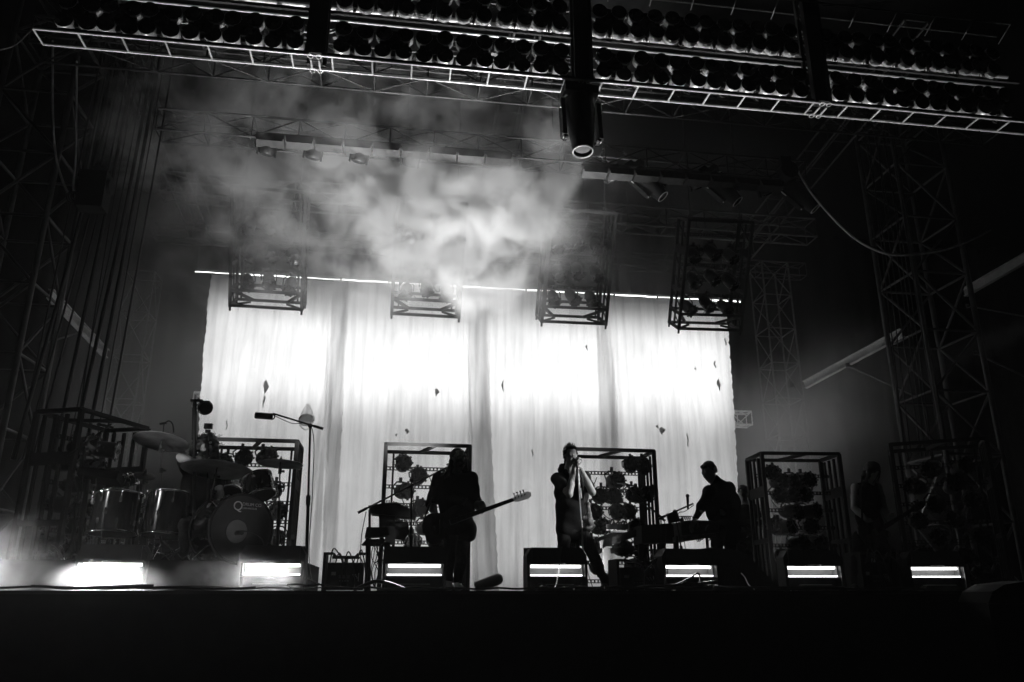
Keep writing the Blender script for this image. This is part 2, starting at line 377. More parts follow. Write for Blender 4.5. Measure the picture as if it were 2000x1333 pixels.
def ibeam(label, a, b, h=.17, w=.1):
    a, b = V(a), V(b); x, y, d = basis(b - a); m = MB()
    m.bar(a + y * h / 2, b + y * h / 2, w, .02).bar(a - y * h / 2, b - y * h / 2, w, .02).bar(a, b, .02, h - .024)
    return tag(m.build('steel_beam', 'pale'), label, 'beam')
ibeam('pale steel beam sloping up to the tower on the right', at(1572, 752, 17), at(1762, 650, 14.6))
ibeam('pale steel beam at the right edge of the picture, above the other sloping beam', at(1884, 572, 14), at(2010, 500, 12.4))
ibeam('pale steel beam sloping down behind the cables on the left', at(98, 574, 14.2), at(208, 692, 17))
def rod(label, a, b, r=.025):
    return tag(MB().cyl(a, b, r, n=8).cyl(V(a) - V((0, 0, .04)), V(a) + V((0, 0, .04)), r * 2, n=8).build('brace_rod', 'beam'), label, 'brace')
rod('thin steel rod sloping down to the right below the beam on the right', at(1656, 714, 15), at(1790, 775, 14.2))
rod('thin rod sloping down at the far right edge', at(1905, 690, 14), at(2010, 740, 13), .02)
rod('fainter thin rod sloping down near the right edge, above the other', at(1890, 598, 14), at(2010, 620, 13), .018)
rod('thin rod rising beside the sloping beam on the left', at(80, 674, 14.5), at(150, 652, 16), .02)
# roof trusses crossing above the stage
truss('roof_truss', 'hazy horizontal roof truss just above the row of hanging cages', 'truss', (-4.6, 14.2, 7.35), (8.6, 14.2, 7.35), .42, .42, .022, .012, .85, 'dalu', lm='dark')
truss('roof_truss', 'roof truss behind the batten of panel lights, halfway up the dark roof', 'truss', (-4.2, 12.35, 7.55), (7.4, 12.35, 7.55), .4, .4, .022, .012, .8, 'dalu', lm='dark')
truss('roof_truss', 'thin rear roof truss directly above the white backdrop', 'truss', (-5, 15.4, 6.95), (9, 15.4, 6.95), .3, .3, .012, .007, 1.1, 'dark')
truss('roof_truss', 'high roof truss in the smoke behind the front lighting rig', 'truss', (-6, 11.6, 8.5), (11, 11.6, 8.5), .5, .5, .024, .014, .9, 'dark')
for x, l in ((-4.9, 'left'), (1.9, 'middle'), (8.7, 'right')):
    truss('roof_truss', {'left': 'roof truss running front to back at the left side of the stage', 'middle': 'roof truss running front to back over the middle of the stage', 'right': 'roof truss running front to back at the right side of the stage'}[l], 'truss', (x, 10.2, 9.3), (x, 18.4, 8.4), .45, .45, .022, .012, .9, 'dark', ladder=True)
# panel-light batten
def batten(x0, x1, Y, z, n, label):
    t = thing('panel_batten', label, 'batten', (x0, Y, z))
    MB().bar((x0, Y, z + .12), (x1, Y, z + .12), .05).build('rail', 'dalu', t)
    for i in range(n):
        xa = x0 + (x1 - x0) * (i + .03) / n; xb = x0 + (x1 - x0) * (i + .97) / n; xm = (xa + xb) / 2
        p = MB().box((xm, Y, z), (xb - xa, .2, .1), (R(-20), 0, 0)).build('panel', 'dark', t)
        MB().box((xm, Y - .11, z - .04), (xb - xa - .03, .02, .06), (R(-20), 0, 0)).build('lens_strip', 'dark', p)
    return t
a, b = at(1135, 316, 12), at(1527, 350, 12); batten(a.x, b.x, 12, 7.08, 8, 'row of panel lights along the right half of the roof, above the tilted moving lamps')
a, b = at(500, 268, 12), at(1000, 300, 12); batten(a.x, b.x, 12, 7.2, 9, 'row of panel lights behind the smoke in the left half of the roof')

# ------------------------------------------------------------------ front lighting rig
ZL, YN, YF = 7.0, 9.36, 9.67; XL, XR = -4.93, 9.816
rig = thing('lighting_rig', 'wide bright ladder frame across the top of the picture carrying the clusters of lamp cans', 'lighting rig', (2.1, 9.5, 6.97))
for (y, z) in ((YN, ZL), (YF, ZL)): MB().cyl((XL, y, z), (XR, y, z), .017, n=8).build('chord', 'alu', rig)
for i in range(28):
    x = XL + (XR - XL) * i / 27; MB().cyl((x, YN, ZL), (x, YF, ZL), .014, n=8).build('rung', 'alu', rig)
x0 = at(380, -60, 9.5).x
for (y, z) in ((YN, 8.86), (YF, 8.86)): MB().cyl((x0, y, z), (XR - .15, y, z), .012, n=8).build('chord', 'dalu', rig)
for i in range(20):
    x = x0 + (XR - .15 - x0) * i / 19; MB().cyl((x, YN, 8.86), (x, YF, 8.72), .01, n=8).build('rung', 'dalu', rig)
MB().cyl((XL, 9.80, at(1000, 52, 9.8).z), (XR, 9.80, at(1000, 52, 9.8).z), .04, n=10).build('main_pipe', 'alu', rig)
MB().cyl((XL, 9.90, at(1000, 75, 9.9).z), (XR, 9.90, at(1000, 75, 9.9).z), .016, n=8).build('lower_pipe', 'alu', rig)
MB().cyl((XL, 9.86, 8.62), (XR, 9.86, 8.62), .016, n=8).build('upper_pipe', 'dalu', rig)
MB().bar((XL, 9.42, 7.06), (XR, 9.42, 7.06), .05, .05).build('lamp_rail', 'frame', rig)
MB().bar((XL, 9.6, 7.93), (XR, 9.6, 7.93), .04, .05).build('lamp_rail', 'frame', rig)
for px, py in ((622, 60), (1135, 90), (1590, 130)):
    c = at(px, py, 9.5); g = MB()
    for dx in (-.11, .11):
        for dy in (-.11, .11): g.bar((c.x + dx, 9.5 + dy, 7.02), (c.x + dx, 9.5 + dy, 10.6), .05)
    for k in range(14):
        z = 7.1 + k * .25; g.bar((c.x - .11, 9.39, z), (c.x + .11, 9.39, z + .2), .03).bar((c.x - .11, 9.61, z + .2), (c.x + .11, 9.61, z), .03)
    g.box((c.x, 9.45, 8.8), (.19, .16, 3.5))
    g.build('hanging_column', 'black', rig)
    for dx in (-.055, .055):
        for y in (YN - .02, YF - .02):
            MB().ring((c.x + dx, y, 6.965), (0, .3, 1), .035, .008, 16).build('coupler_ring', 'alu', rig)
        MB().cyl((c.x + dx, YN + .05, 6.96), (c.x + dx, YF - .07, 6.96), .014, n=8).build('coupler_bar', 'alu', rig)
# cabling draped along the rig
r = random.Random(3)
for k in range(60):
    m = MB(); x = XL + 1 + r.random() * (XR - XL - 2); z = r.choice([7.75, 7.8, 8.55]); w = r.uniform(.15, .8)
    m.tube(sag((x, 9.84 + r.uniform(-.1, .08), z + r.uniform(-.05, .05)), (x + w, 9.84 + r.uniform(-.1, .08), z + r.uniform(-.05, .05)), r.uniform(.02, .14), 8), .006, 5)
    m.build('draped_lead', 'cablew' if k % 3 == 0 else 'dalu', rig)
for k in range(34):
    x = XL + .5 + k * (XR - XL - 1) / 34 + r.uniform(-.1, .1); m = MB(); m.box((x, 9.87, 7.72 + r.uniform(-.04, .04)), (r.uniform(.04, .14), .06, r.uniform(.03, .09)), (r.uniform(-.3, .3), 0, r.uniform(-.3, .3))); m.build('connector_box', 'dalu', rig)
# lamp-can cluster
pod = thing('lamp_cluster', 'cluster of four black-fronted lamp cans', 'lamp cluster')
for sx in (-1, 1):
    for sz in (-1, 1):
        c = V((sx * .150, 0, sz * .145)); o = MB()
        o.lathe([(0, .12), (.07, .125), (.112, .1), (.118, .06), (.118, -.028), (.112, -.03)], c, (0, 1, 0), 20)
        can = o.build('lamp_can', 'podb', pod, world=False)
        MB().lathe([(.117, -.031), (.105, -.034), (.09, -.026), (.0, -.022)], c, (0, 1, 0), 20).build('lamp_face', 'podf', can, world=False)
MB().box((0, .03, 0), (.25, .11, .25)).box((0, .03, 0), (.42, .05, .06)).box((0, .03, 0), (.06, .05, .42)).build('hub', 'podf', pod, world=False)
MB().bar((0, .06, -.26), (0, .08, -.05), .03).tube([(0, .07, -.2), (-.03, .1, -.2), (-.02, .12, -.28), (.04, .12, -.3), (.06, .1, -.22)], .008, 5).build('clamp', 'dark', pod, world=False)
ROW1 = [(154, 33), (235, 40), (314, 47), (399, 50), (477, 56), (557, 62), (691, 75), (770, 82), (849, 90), (926, 98), (1000, 105), (1075, 112), (1197, 121), (1270, 129), (1340, 136), (1408, 142), (1476, 149), (1541, 158), (1650, 170), (1717, 177), (1777, 184), (1839, 191), (1898, 199), (1946, 207)]
ROW2 = [(697, -19), (775, -12), (849, -3), (925, 5), (1005, 12), (1073, 19), (1189, 31), (1260, 39), (1329, 47), (1394, 55), (1460, 63), (1523, 73), (1630, 85), (1692, 93), (1751, 101), (1811, 110), (1868, 116), (1921, 125)]
r = random.Random(5)
for row, lst, z, lab in (('l', ROW1, 7.40, 'cluster of four lamp cans, @ from the left in the lower row over the ladder'), ('u', ROW2, 8.19, 'cluster of four lamp cans, @ from the left in the upper row of the rig')):
    for ni, (px, py) in enumerate(lst):
        p = at(px, py, 9.5)
        first_or_dup(USED, pod, (p.x, 9.47, z), (R(2 + r.uniform(-3, 3)), R(r.uniform(-3, 3)), R(r.uniform(-4, 4))), label=lab.replace('@', ORD[ni]), group='lamp clusters of the upper row' if row == 'u' else 'lamp clusters of the lower row')

# ------------------------------------------------------------------ moving lamps
def moving_light(label, loc, rot, big=True):
    t = thing('moving_light', label, 'moving light')
    prof = [(0, .5), (.17, .5), (.21, .46), (.22, .3), (.2, .06), (.145, -.42), (.14, -.43)]
    b = MB().lathe(prof, (0, 0, 0), (0, 0, 1), 28)
    b = b.build('lamp_body', 'black', t, world=False)
    MB().ring((0, 0, -.43), (0, 0, 1), .138, .012, 32).build('lens_ring', 'alu', b, world=False)
    MB().sph((0, 0, -.37), (.12, .12, .03), 20).build('lens', 'lens', b, world=False)
    for s in (-1, 1):
        MB().box((s * .265, 0, .1), (.06, .14, .62)).box((s * .262, 0, -.2), (.05, .1, .1), (0, s * .5, 0)).build('yoke_arm', 'black', t, world=False)
        MB().cyl((s * .23, 0, -.22), (s * .28, 0, -.22), .025).build('yoke_knob', 'alu', t, world=False)
        MB().tube(spline([(s * .23, -.05, .44), (s * .29, -.05, .42), (s * .305, -.05, .35), (s * .3, -.05, .25)]), .013).build('carry_handle', 'white', t, world=False)
    MB().box((0, 0, .57), (.5, .34, .14)).cyl((0, 0, .64), (0, 0, .78), .05).build('base_box', 'black', t, world=False)
    t.location = loc; t.rotation_euler = rot; return t
p = at(1135, 248, 9.42)
ML = moving_light('large black moving lamp hanging alone from the rig, lens pointing down', (p.x, 9.42, p.z), (R(-6), 0, R(5)))
tag(MB().cyl((p.x, 9.42, 6.98), (p.x, 9.42, p.z + .7), .03).box((p.x, 9.45, 7.0), (.22, .22, .12)).build('hanging_clamp', 'black', ML), None)
for i, (px, py) in enumerate(((1270, 362), (1415, 372), (1566, 386))):
    q = at(px, py, 12.2)
    o = dup(ML, (q.x, q.y, q.z), (R(-12), R(-38), 0), label=['leftmost', 'middle', 'rightmost'][i] + ' of the three long moving lamps tilted to the right under the roof', scale=.78, group='tilted moving lamps under the roof')
wl = thing('wash_light', 'round wash lamp', 'wash light')
MB().lathe([(0, .3), (.12, .3), (.2, .22), (.22, .05), (.2, -.02), (.19, -.03)], (0, 0, 0), (0, 0, 1), 22).build('lamp_body', 'dark', wl, world=False)
MB().sph((0, 0, -.02), (.18, .18, .05), 16).build('lens', 'podf', wl, world=False)
MB().box((.24, 0, .12), (.04, .1, .36)).box((-.24, 0, .12), (.04, .1, .36)).box((0, 0, .36), (.52, .2, .1)).build('yoke', 'black', wl, world=False)
for i, (px, py) in enumerate(((1198, 352), (1362, 366), (1497, 378), (520, 300), (610, 308), (700, 315), (800, 322))):
    q = at(px, py, 12.2)
    lab = ['round wash lamp left of the tilted moving lamps', 'round wash lamp between the left and middle tilted moving lamps', 'round wash lamp left of the rightmost tilted moving lamp'][i] if i < 3 else ORD[i - 3] + ' from left of the dim round wash lamps in the smoke'
    first_or_dup(USED, wl, (q.x, q.y, q.z), (R(20), R(-25 if i < 3 else 10), 0), label=lab, group='wash lamps right' if i < 3 else 'wash lamps in smoke', scale=.62)
#@@CAGES
# ------------------------------------------------------------------ par cans
par = thing('par_can', 'dark round lamp can', 'lamp can')
b = MB().lathe([(.0, .26), (.04, .26), (.085, .2), (.11, .1), (.112, -.12), (.108, -.13)], (0, 0, 0), (0, 1, 0), 20).build('can_body', 'black', par, world=False)
MB().lathe([(.108, -.12), (.125, -.122), (.125, -.135), (.1, -.137), (.0, -.11)], (0, 0, 0), (0, 1, 0), 20).build('front_lens', 'podf', par, world=False)
m = MB().ring((0, -.128, 0), (0, 1, 0), .117, .009, 24, 5)
for k in range(9):
    a = 2 * math.pi * k / 9; m.box((math.cos(a) * .122, -.128, math.sin(a) * .122), (.046, .02, .03), (0, -a, 0))
m.build('clip_ring', 'black', par, world=False)
MB().tube([(-.135, .02, 0), (-.135, .1, .08), (-.06, .14, .15), (.06, .14, .15), (.135, .1, .08), (.135, .02, 0)], .012, 5).box((0, .15, .18), (.04, .04, .08)).build('bracket', 'black', par, world=False)
def mulM(o, base, loc, rot):
    mm = base @ Matrix.Translation(loc) @ Euler(rot).to_matrix().to_4x4()
    o.location = mm.to_translation(); o.rotation_euler = mm.to_euler(); return o
def rail(m, a, b, h=.045, n=None):
    a, b = V(a), V(b); u = V((0, 0, h / 2)); m.bar(a + u, b + u, .014).bar(a - u, b - u, .014); L = (b - a).length; n = n or int(L / .055)
    for i in range(n + 1): m.bar(a.lerp(b, i / n) - u, a.lerp(b, i / n) + u, .022, .012)
def cage(base, label, cans, gname, slabel, W_=1.26, D_=.68, H=2.1, floor=True):
    """local frame: x across, y front(0)->rear(D), z up"""
    t = thing('lamp_cage', label, 'lamp cage'); w = .055
    x0, x1 = -W_ / 2, W_ / 2
    for x in (x0, x1):
        for y in (0, D_): MB().bar((x, y, 0), (x, y, H), w).build('post', 'frame', t, world=False)
    for z in ((.03, H) if floor else (.03, .32, H)):
        m = MB()
        for y in (0, D_): m.bar((x0, y, z), (x1, y, z), w - .004)
        for x in (x0, x1): m.bar((x, 0, z), (x, D_, z), w - .004)
        if z == H: m.bar((.12, 0, H), (-.1, D_, H), w - .01)
        m.build('ring_frame', 'frame', t, world=False)
    nr = 7 if floor else 5
    for k in range(nr):
        z = H - .3 - k * (H - (.45 if floor else .95)) / (nr - 1 + .0); m = MB(); rail(m, (x0 + .02, D_ * .62, z), (x1 - .02, D_ * .62, z)); m.build('perforated_rail', 'frame', t, world=False)
    for x in (x0 + .12, x1 - .12): MB().bar((x, D_ * .62 + .02, .05), (x, D_ * .62 + .02, H - .05), .03).build('inner_post', 'frame', t, world=False)
    for x in (x0, x1):
        m = MB()
        for y in (D_ * .3, D_ * .55, D_ * .8) if floor else (D_ * .5,): m.bar((x, y, .05), (x, y, H - .05), .03, .045)
        for z in (H * .72, H * .36): m.bar((x, .02, z), (x, D_ - .02, z), .03, .16 if z > 1 else .07)
        m.build('side_slats', 'frame', t, world=False)
    if not floor:
        for x in (x0, x1):
            m = MB(); s = 1 if x < 0 else -1
            m.bar((x, 0, .03), (x + s * .3, D_ * .5, .05), .035).bar((x, 0, .32), (x + s * .3, D_ * .9, .05), .05).cyl((x, 0, -.07), (x, 0, 0), .02).cyl((x, D_, -.07), (x, D_, 0), .02)
            for k in range(6): z = .1 + k * .33; m.bar((x, .02, z), (x, D_ - .02, z + .3), .018)
            m.build('corner_brace', 'frame', t, world=False)
    m = MB(); r = random.Random(len(label))
    for k in range(9):
        x = r.uniform(x0 + .15, x1 - .35); z = r.uniform(.35, H - .4); m.tube(sag((x, D_ * .5, z), (x + r.uniform(.15, .3), D_ * .5, z + r.uniform(-.1, .1)), r.uniform(.08, .2), 8), .007, 5)
    m.build('lamp_cable', 'cable', t, world=False)
    t.location = base.to_translation(); t.rotation_euler = base.to_euler()
    for i, (x, y, z, ry, rx) in enumerate(sorted(cans, key=lambda q: -q[2])):
        if not USED.get('par'): USED['par'] = 1; o = par
        else: o = dup(par, (0, 0, 0))
        o['label'] = slabel.replace('lamp can ', ('highest' if i == 0 else ORD[i] + ' highest') + ' lamp can ', 1); o['group'] = gname; mulM(o, base, (x, y, z), (R(rx), 0, R(ry)))
    return t
def base_at(x, y, z=0, rz=0, rx=0): return Matrix.Translation((x, y, z)) @ Euler((rx, 0, rz)).to_matrix().to_4x4()
def cans_px(lst, cx, Y=12.15, Y0=11.8):
    out = []; r = random.Random(int(cx * 10) + 3)
    for q in lst:
        p = at(q[0], q[1], Y); out.append((p.x - cx, Y - Y0, p.z, q[2] if len(q) > 2 else r.uniform(-12, 12), r.uniform(-6, 6)))
    return out
def gen_cans(seed, H=2.1, W_=1.26, rows=7):
    r = random.Random(seed); out = []
    for k in range(rows):
        z = H - .34 - k * (H - .5) / (rows - .6)
        for x in ((-.36, .12) if k % 2 else (-.1, .36)): out.append((x + r.uniform(-.06, .06), .34, z + r.uniform(-.02, .02), r.uniform(-30, 30), r.uniform(-10, 10)))
    return out
cage(base_at(.49, 11.8), 'open black frame cage of lamps on the stage behind the bass player', cans_px([(787, 907, 5), (817, 932, 4), (788, 960, 20), (819, 994, 10), (806, 1062, 0), (852, 1060, 8), (775, 1030), (835, 1030, 30), (873, 940), (890, 990), (770, 1090), (870, 1100), (820, 1100)], .49), 'lamp cans in the cage behind the bass player', 'lamp can fixed in the cage behind the bass player')
cage(base_at(3.38, 11.8), 'open black frame cage of lamps on the stage right behind the singer', cans_px([(1232, 910, -15), (1256, 912, -10), (1201, 939, 5), (1173, 970, -20), (1194, 970, 8), (1236, 967, -10), (1255, 968, 20), (1158, 1002, 0), (1206, 1002, -14), (1222, 1000, 6), (1172, 1030, 10), (1240, 1030, 0), (1160, 1068, 0), (1215, 1072, 8), (1250, 1075, -10), (1240, 1105), (1170, 1110)], 3.38), 'lamp cans in the cage behind the singer', 'lamp can fixed in the cage behind the singer')
cage(base_at(6.4, 11.68, 0, R(-5)), 'open black frame cage of lamps at centre right, its slatted left side showing', cans_px([(1506, 925, -25), (1520, 941, 10), (1545, 941, 0), (1569, 940, 5), (1518, 967, -10), (1540, 969, 6), (1564, 968, -5), (1543, 1000, 25), (1578, 1000, 30), (1512, 1030, -40), (1530, 1030, 30), (1555, 1062, 20), (1530, 1092, 0), (1580, 1090), (1575, 1030), (1590, 1062, 10)], 6.4, 12.1, 11.68), 'lamp cans in the slatted cage at centre right', 'lamp can fixed in the slatted cage at centre right')
cage(base_at(-2.06, 11.78), 'open black frame cage of lamps behind the drummer and bass drum', cans_px([(440, 905), (475, 895, 20), (520, 893, 30), (430, 940, 0), (470, 950), (510, 950), (535, 960), (440, 990), (540, 1000, 20), (500, 1000), (540, 1050), (450, 1050)], -2.06), 'lamp cans in the cage behind the drummer', 'lamp can fixed in the cage behind the drummer')
cage(base_at(-3.72, 11.05, 0, R(68)), 'dark frame cage of lamps turned sideways behind the floor toms', gen_cans(4, 2.2), 'lamp cans in the leftmost cage', 'lamp can fixed in the leftmost stage cage', H=2.2)
cage(base_at(7.95, 10.5, 0, R(-32)), 'dark frame cage of lamps behind the guitarist at far right', gen_cans(9), 'lamp cans in the rightmost cage', 'lamp can fixed in the rightmost stage cage', H=2.12)
# hanging cages, tipped towards the crowd
for i, (x, yw, nm) in enumerate(((-2.45, 2, 'first from the left'), (.45, 1, 'second from the left'), (3.30, -1, 'third from the left'), (6.05, -3, 'fourth from the left'))):
    Bm = base_at(x, 14.0, 4.92, R(yw), R(30))
    r = random.Random(40 + i); cs = []
    for k, zz in enumerate((.42, .95, 1.45)):
        for j, xx in enumerate((-.38, 0, .38)): cs.append((xx + (.05 if k % 2 else 0), .3, zz + (.06 if j == 1 else 0) + r.uniform(-.03, .03), r.uniform(-15, 15) + (18 if i > 1 else 0), 25 + r.uniform(-6, 6)))
    cage(Bm, 'tilted lamp cage hanging from the roof, ' + nm, cs, 'lamp cans in hanging cage ' + nm, 'lamp can inside the hanging cage ' + nm, H=2.15, floor=False)
    for k, sx in enumerate((-.5, .5)):
        p = Bm @ V((sx, .34, 2.15)); tag(MB().cyl(p, (p.x, p.y, 10.4), .012, n=6).ring(p + V((0, 0, .05)), (0, 1, 0), .04, .012, 12).build('hanging_cable', 'dalu'), ('left' if k == 0 else 'right') + ' hanging cable of the tilted cage ' + nm, 'cable')
#@@FOOT
# ------------------------------------------------------------------ footlights
def footlight(label, loc, rz, s=1):
    t = thing('footlight', label, 'footlight'); w = .36
    # housing: side profile extruded across, with a window opening
    m = MB(); m.box((0, .17, .395), (.6, .3, .17)).prism([(-.36, .31), (.36, .31), (.36, .40), (.3, .49), (-.3, .49), (-.36, .40)], (0, .04, 0), (1, 0, 0), (0, 0, 1), (0, .26, 0))
    m.box((-.345, .16, .165), (.03, .3, .29)).box((.345, .16, .165), (.03, .3, .29)).box((0, .325, .25), (.7, .03, .5)).box((0, .2, .012), (.7, .25, .024))
    m.build('housing', 'black', t, world=False)
    MB().prism([(-.33, -.008), (-.1, -.008), (-.08, .012), (.08, .012), (.1, -.008), (.33, -.008), (.33, .02), (-.33, .02)], (0, .0, .305), (1, 0, 0), (0, 0, 1), (0, .06, 0)).build('visor', 'black', t, world=False)
    MB().box((0, .24, .235), (.655, .02, .135)).box((.322, .17, .235), (.012, .13, .13)).box((-.322, .17, .235), (.012, .13, .13)).build('reflector', 'refl', t, world=False)
    MB().box((0, .13, .155), (.655, .2, .01)).box((0, .22, .09), (.655, .02, .13)).build('lower_plate', 'dalu', t, world=False)
    MB().cyl((-.3, .13, .278), (.3, .13, .278), .017, n=12).build('lamp_tube', 'tube', t, world=False)
    MB().cyl((-.31, .09, .176), (.31, .09, .176), .009, n=12).build('lamp_tube', 'tube', t, world=False)
    f = MB().prism([(-.26, 0), (.26, 0), (.19, .07), (-.19, .07)], (0, -.06, 0), (1, 0, 0), (0, 0, 1), (0, .16, 0)).build('foot_plate', 'dalu', t, world=False)
    MB().box((0, .02, .073), (.36, .12, .006)).build('foot_top', 'white', f, world=False)  # white colour stands in for tube light on the foot's top edge
    t.location = loc; t.rotation_euler = (0, 0, rz); return t
FL = [(208, 9.5, 4, 'brightest footlight, far left, pouring light into smoke'), (526, 9.45, 0, 'footlight in front of the bass drum'), (808, 9.4, -2, 'footlight in front of the keyboard rack, left of the bass player'),
      (1090, 9.4, 0, 'footlight in front of the singer, a thin cable running down it'), (1354, 9.4, 4, 'footlight in front of the keyboard player'), (1595, 9.45, -8, 'footlight in front of the slatted lamp cage, second from right'), (1838, 9.5, -10, 'rightmost footlight, dim, right of the guitarist')]
fl0 = footlight(FL[0][3], (0, 0, 0), 0)
for i, (px, Y, rz, lab) in enumerate(FL):
    p = at(px, 1150, Y); o = fl0 if i == 0 else dup(fl0, (0, 0, 0)); o['label'] = lab; o['group'] = 'footlights along the stage edge'
    o.location = (p.x, Y, 0.0); o.rotation_euler = (0, 0, R(rz))
    lamp('footlight_glow', 'AREA', (p.x, Y - .02, .235), (p.x, Y - 1, -.05), [70, 16, 7, 6, 6, 4, 2.5][i], shape='RECTANGLE', size=.6, size_y=.12)
p = at(-125, 1150, 9.6); o = dup(fl0, (p.x, 9.6, 0), (0, 0, R(6)), label='footlight just outside the left edge, glowing through the smoke')
lamp('footlight_glow', 'AREA', (p.x, 9.58, .235), (p.x + .4, 8.9, .1), 45, shape='RECTANGLE', size=.6, size_y=.12)
# stage wedge monitor lying beside a footlight
q = at(1395, 1150, 9.75); q2 = at(1522, 1150, 9.75)
m = MB().prism([(0, 0), (q2.x - q.x, 0), (q2.x - q.x - .02, .06), (.48, .44), (.3, .5), (.02, .53)], (q.x, 9.75, 0), (1, 0, 0), (0, 0, 1), (0, .5, 0))
o = m.build('wedge_monitor', 'black'); tag(o, 'large black wedge loudspeaker lying beside the keyboard player\'s footlight', 'loudspeaker')
# small racks
def rack(label, px0, px1, py, Y, open_top=False, lean=0):
    a, b = at(px0, 1150, Y), at(px1, 1150, Y); h = at(px0, py, Y).z; w = b.x - a.x; cx = (a.x + b.x) / 2
    t = thing('equipment_rack', label, 'rack', (cx, Y, 0)); bx = lambda x, y, z, dx, dy, dz: MB().box((cx + x, Y + y, z), (dx, dy, dz))
    bx(0, .25, h * .38, w * .8, .34, h * .72).build('case', 'black', t)
    m = MB()
    for s in (-1, 1):
        m.box((cx + s * w * .47, Y + .2, h * .5), (.03, .4, h)).bar((cx + s * w * .47, Y, h - .015), (cx + s * w * .28, Y, h - .015), .03).bar((cx + s * w * .28, Y, h - .015), (cx + s * w * .2, Y, h * .86), .03)
    m.bar((cx - w * .3, Y, h * .87), (cx + w * .3, Y, h * .87), .035).build('roll_cage', 'frame', t)
    f = MB()
    f.box((cx - w * .02, Y + .075, h * .37), (w * .24, .006, h * .09)).build('display', 'hole', t)
    MB().box((cx - w * .26, Y + .075, h * .45), (w * .1, .006, h * .09)).build('white_label', 'letter', t); MB().box((cx + w * .3, Y + .075, h * .36), (w * .02, .006, h * .22)).build('side_label', 'letter', t)
    MB().box((cx, Y + .12, h * .8), (w * .09, .02, h * .16)).build('tag', 'letter', t)
    m = MB(); r = random.Random(px0)
    for k in range(4): m.box((cx + w * (-.11 + .06 * k), Y + .075, h * .26), (.012, .006, .006))
    for k in range(6): m.box((cx + w * (.17 + .02 * k), Y + .075, h * (.42 - .04 * (k % 3))), (.012, .006, .01))
    m.build('indicator', 'letter', t)
    m = MB()
    for k in range(5):
        x = cx + w * r.uniform(-.4, .3); m.tube(spline([(x, Y + .02, h * .7), (x + .04, Y - .05, h * r.uniform(.85, 1.15)), (x + r.uniform(.08, .2), Y - .04, h * .7), (x + r.uniform(.1, .2), Y - .06, .02)]), .008, 5)
    m.build('patch_cable', 'cable', t)
    return t
rack('small equipment rack in a roll cage left of the keyboard rack', 627, 716, 1079, 9.6)
rack('open equipment rack with pale cables between the singer and the keyboard player', 1206, 1300, 1092, 9.6)
rack('dark equipment rack beside the brightest footlight at far left', 62, 152, 1076, 9.8)
rack('equipment rack behind the guitarist\'s feet', 1688, 1760, 1078, 9.75)
tag(MB().tube(spline([at(1222, 1098, 9.5), at(1250, 1102, 9.5), at(1257, 1117, 9.5), at(1259, 1152, 9.48)]), .006).tube(spline([at(1273, 1102, 9.5), at(1257, 1117, 9.49)]), .006).build('pale_cable', 'cablew'), 'pale forked cable hanging down the front of the open rack', 'cable')
tag(MB().tube(spline([at(1224, 1154, 9.4), at(1245, 1146, 9.4), at(1278, 1143, 9.4)]), .006).build('pale_cable', 'cablew'), 'short pale cable lying in front of the open rack', 'cable')
tag(MB().tube(spline([at(1098, 1067, 9.38), at(1093, 1105, 9.36), at(1087, 1140, 9.3), at(1080, 1154, 9.2)]), .006).build('thin_cable', 'cable'), 'thin black cable running down over the singer\'s footlight', 'cable')
# cables along the deck edge
r = random.Random(11)
CB = sorted([(0, 1151, 500, 1153), (180, 1149, 420, 1154), (300, 1152, 700, 1154), (560, 1143, 720, 1154), (690, 1152, 900, 1151), (860, 1153, 1120, 1154), (1040, 1154, 1300, 1154), (1300, 1150, 1480, 1150), (1400, 1152, 1650, 1151), (1180, 1154, 1400, 1140), (1500, 1153, 1800, 1152), (60, 1150, 300, 1148)])
for i, (x0, y0, x1, y1) in enumerate(CB):
    Y = 8.98 + .05 * (i % 4); a = at(x0, y0, Y); b = at(x1, y1, Y); a.z = max(a.z, .015); b.z = max(b.z, .015); pts = []
    for k in range(8):
        t = k / 7; p = a.lerp(b, t); p.z += r.uniform(0, .025); p.y += r.uniform(-.05, .05); pts.append(p)
    o = MB().tube(spline(pts, 5), r.choice([.009, .012, .016]), 6).build('deck_cable', 'cable')
    tag(o, 'black cable lying along the stage edge, starting ' + ORD[i] + ' along the edge', 'cable', 'cables along the stage edge')
o = MB().tube(spline([at(690, 1153, 9.2), at(715, 1142, 9.2), at(735, 1136, 9.2), at(760, 1140, 9.2), at(795, 1153, 9.2)]), .02, 8).build('thick_cable', 'cable'); tag(o, 'thick black cable arching up between the small rack and the bass player\'s footlight', 'cable')
for i, (pts, lab) in enumerate(((((1305, 1150), (1330, 1138), (1350, 1128), (1362, 1120), (1368, 1130), (1366, 1148)), 'looped black cable standing up in front of the keyboard player'), (((1060, 1153), (1048, 1147), (1058, 1141), (1080, 1150), (1100, 1153)), 'small cable loop at the foot of the singer\'s footlight'), (((1120, 1154), (1130, 1146), (1145, 1147), (1148, 1154)), 'small cable loop right of the singer\'s footlight'))):
    tag(MB().tube(spline([at(x, y, 9.2) for x, y in pts]), .011, 6).build('cable_loop', 'cable'), lab, 'cable')
tag(MB().tube(spline([at(1448, 1120, 9.35), at(1455, 1128, 9.35), at(1462, 1142, 9.35), at(1474, 1152, 9.3)]), .006).build('pale_cable', 'cablew'), 'pale cable curling down beside the large wedge loudspeaker', 'cable')
tag(MB().tube(spline([at(1515, 1152, 9.3), at(1530, 1147, 9.3), at(1542, 1148, 9.3), at(1545, 1155, 9.2)]), .008).build('pale_cable', 'cablew'), 'pale cable looping over the stage edge right of the wedge loudspeaker', 'cable')
p = at(1350, 1150, 9.25); m = MB()
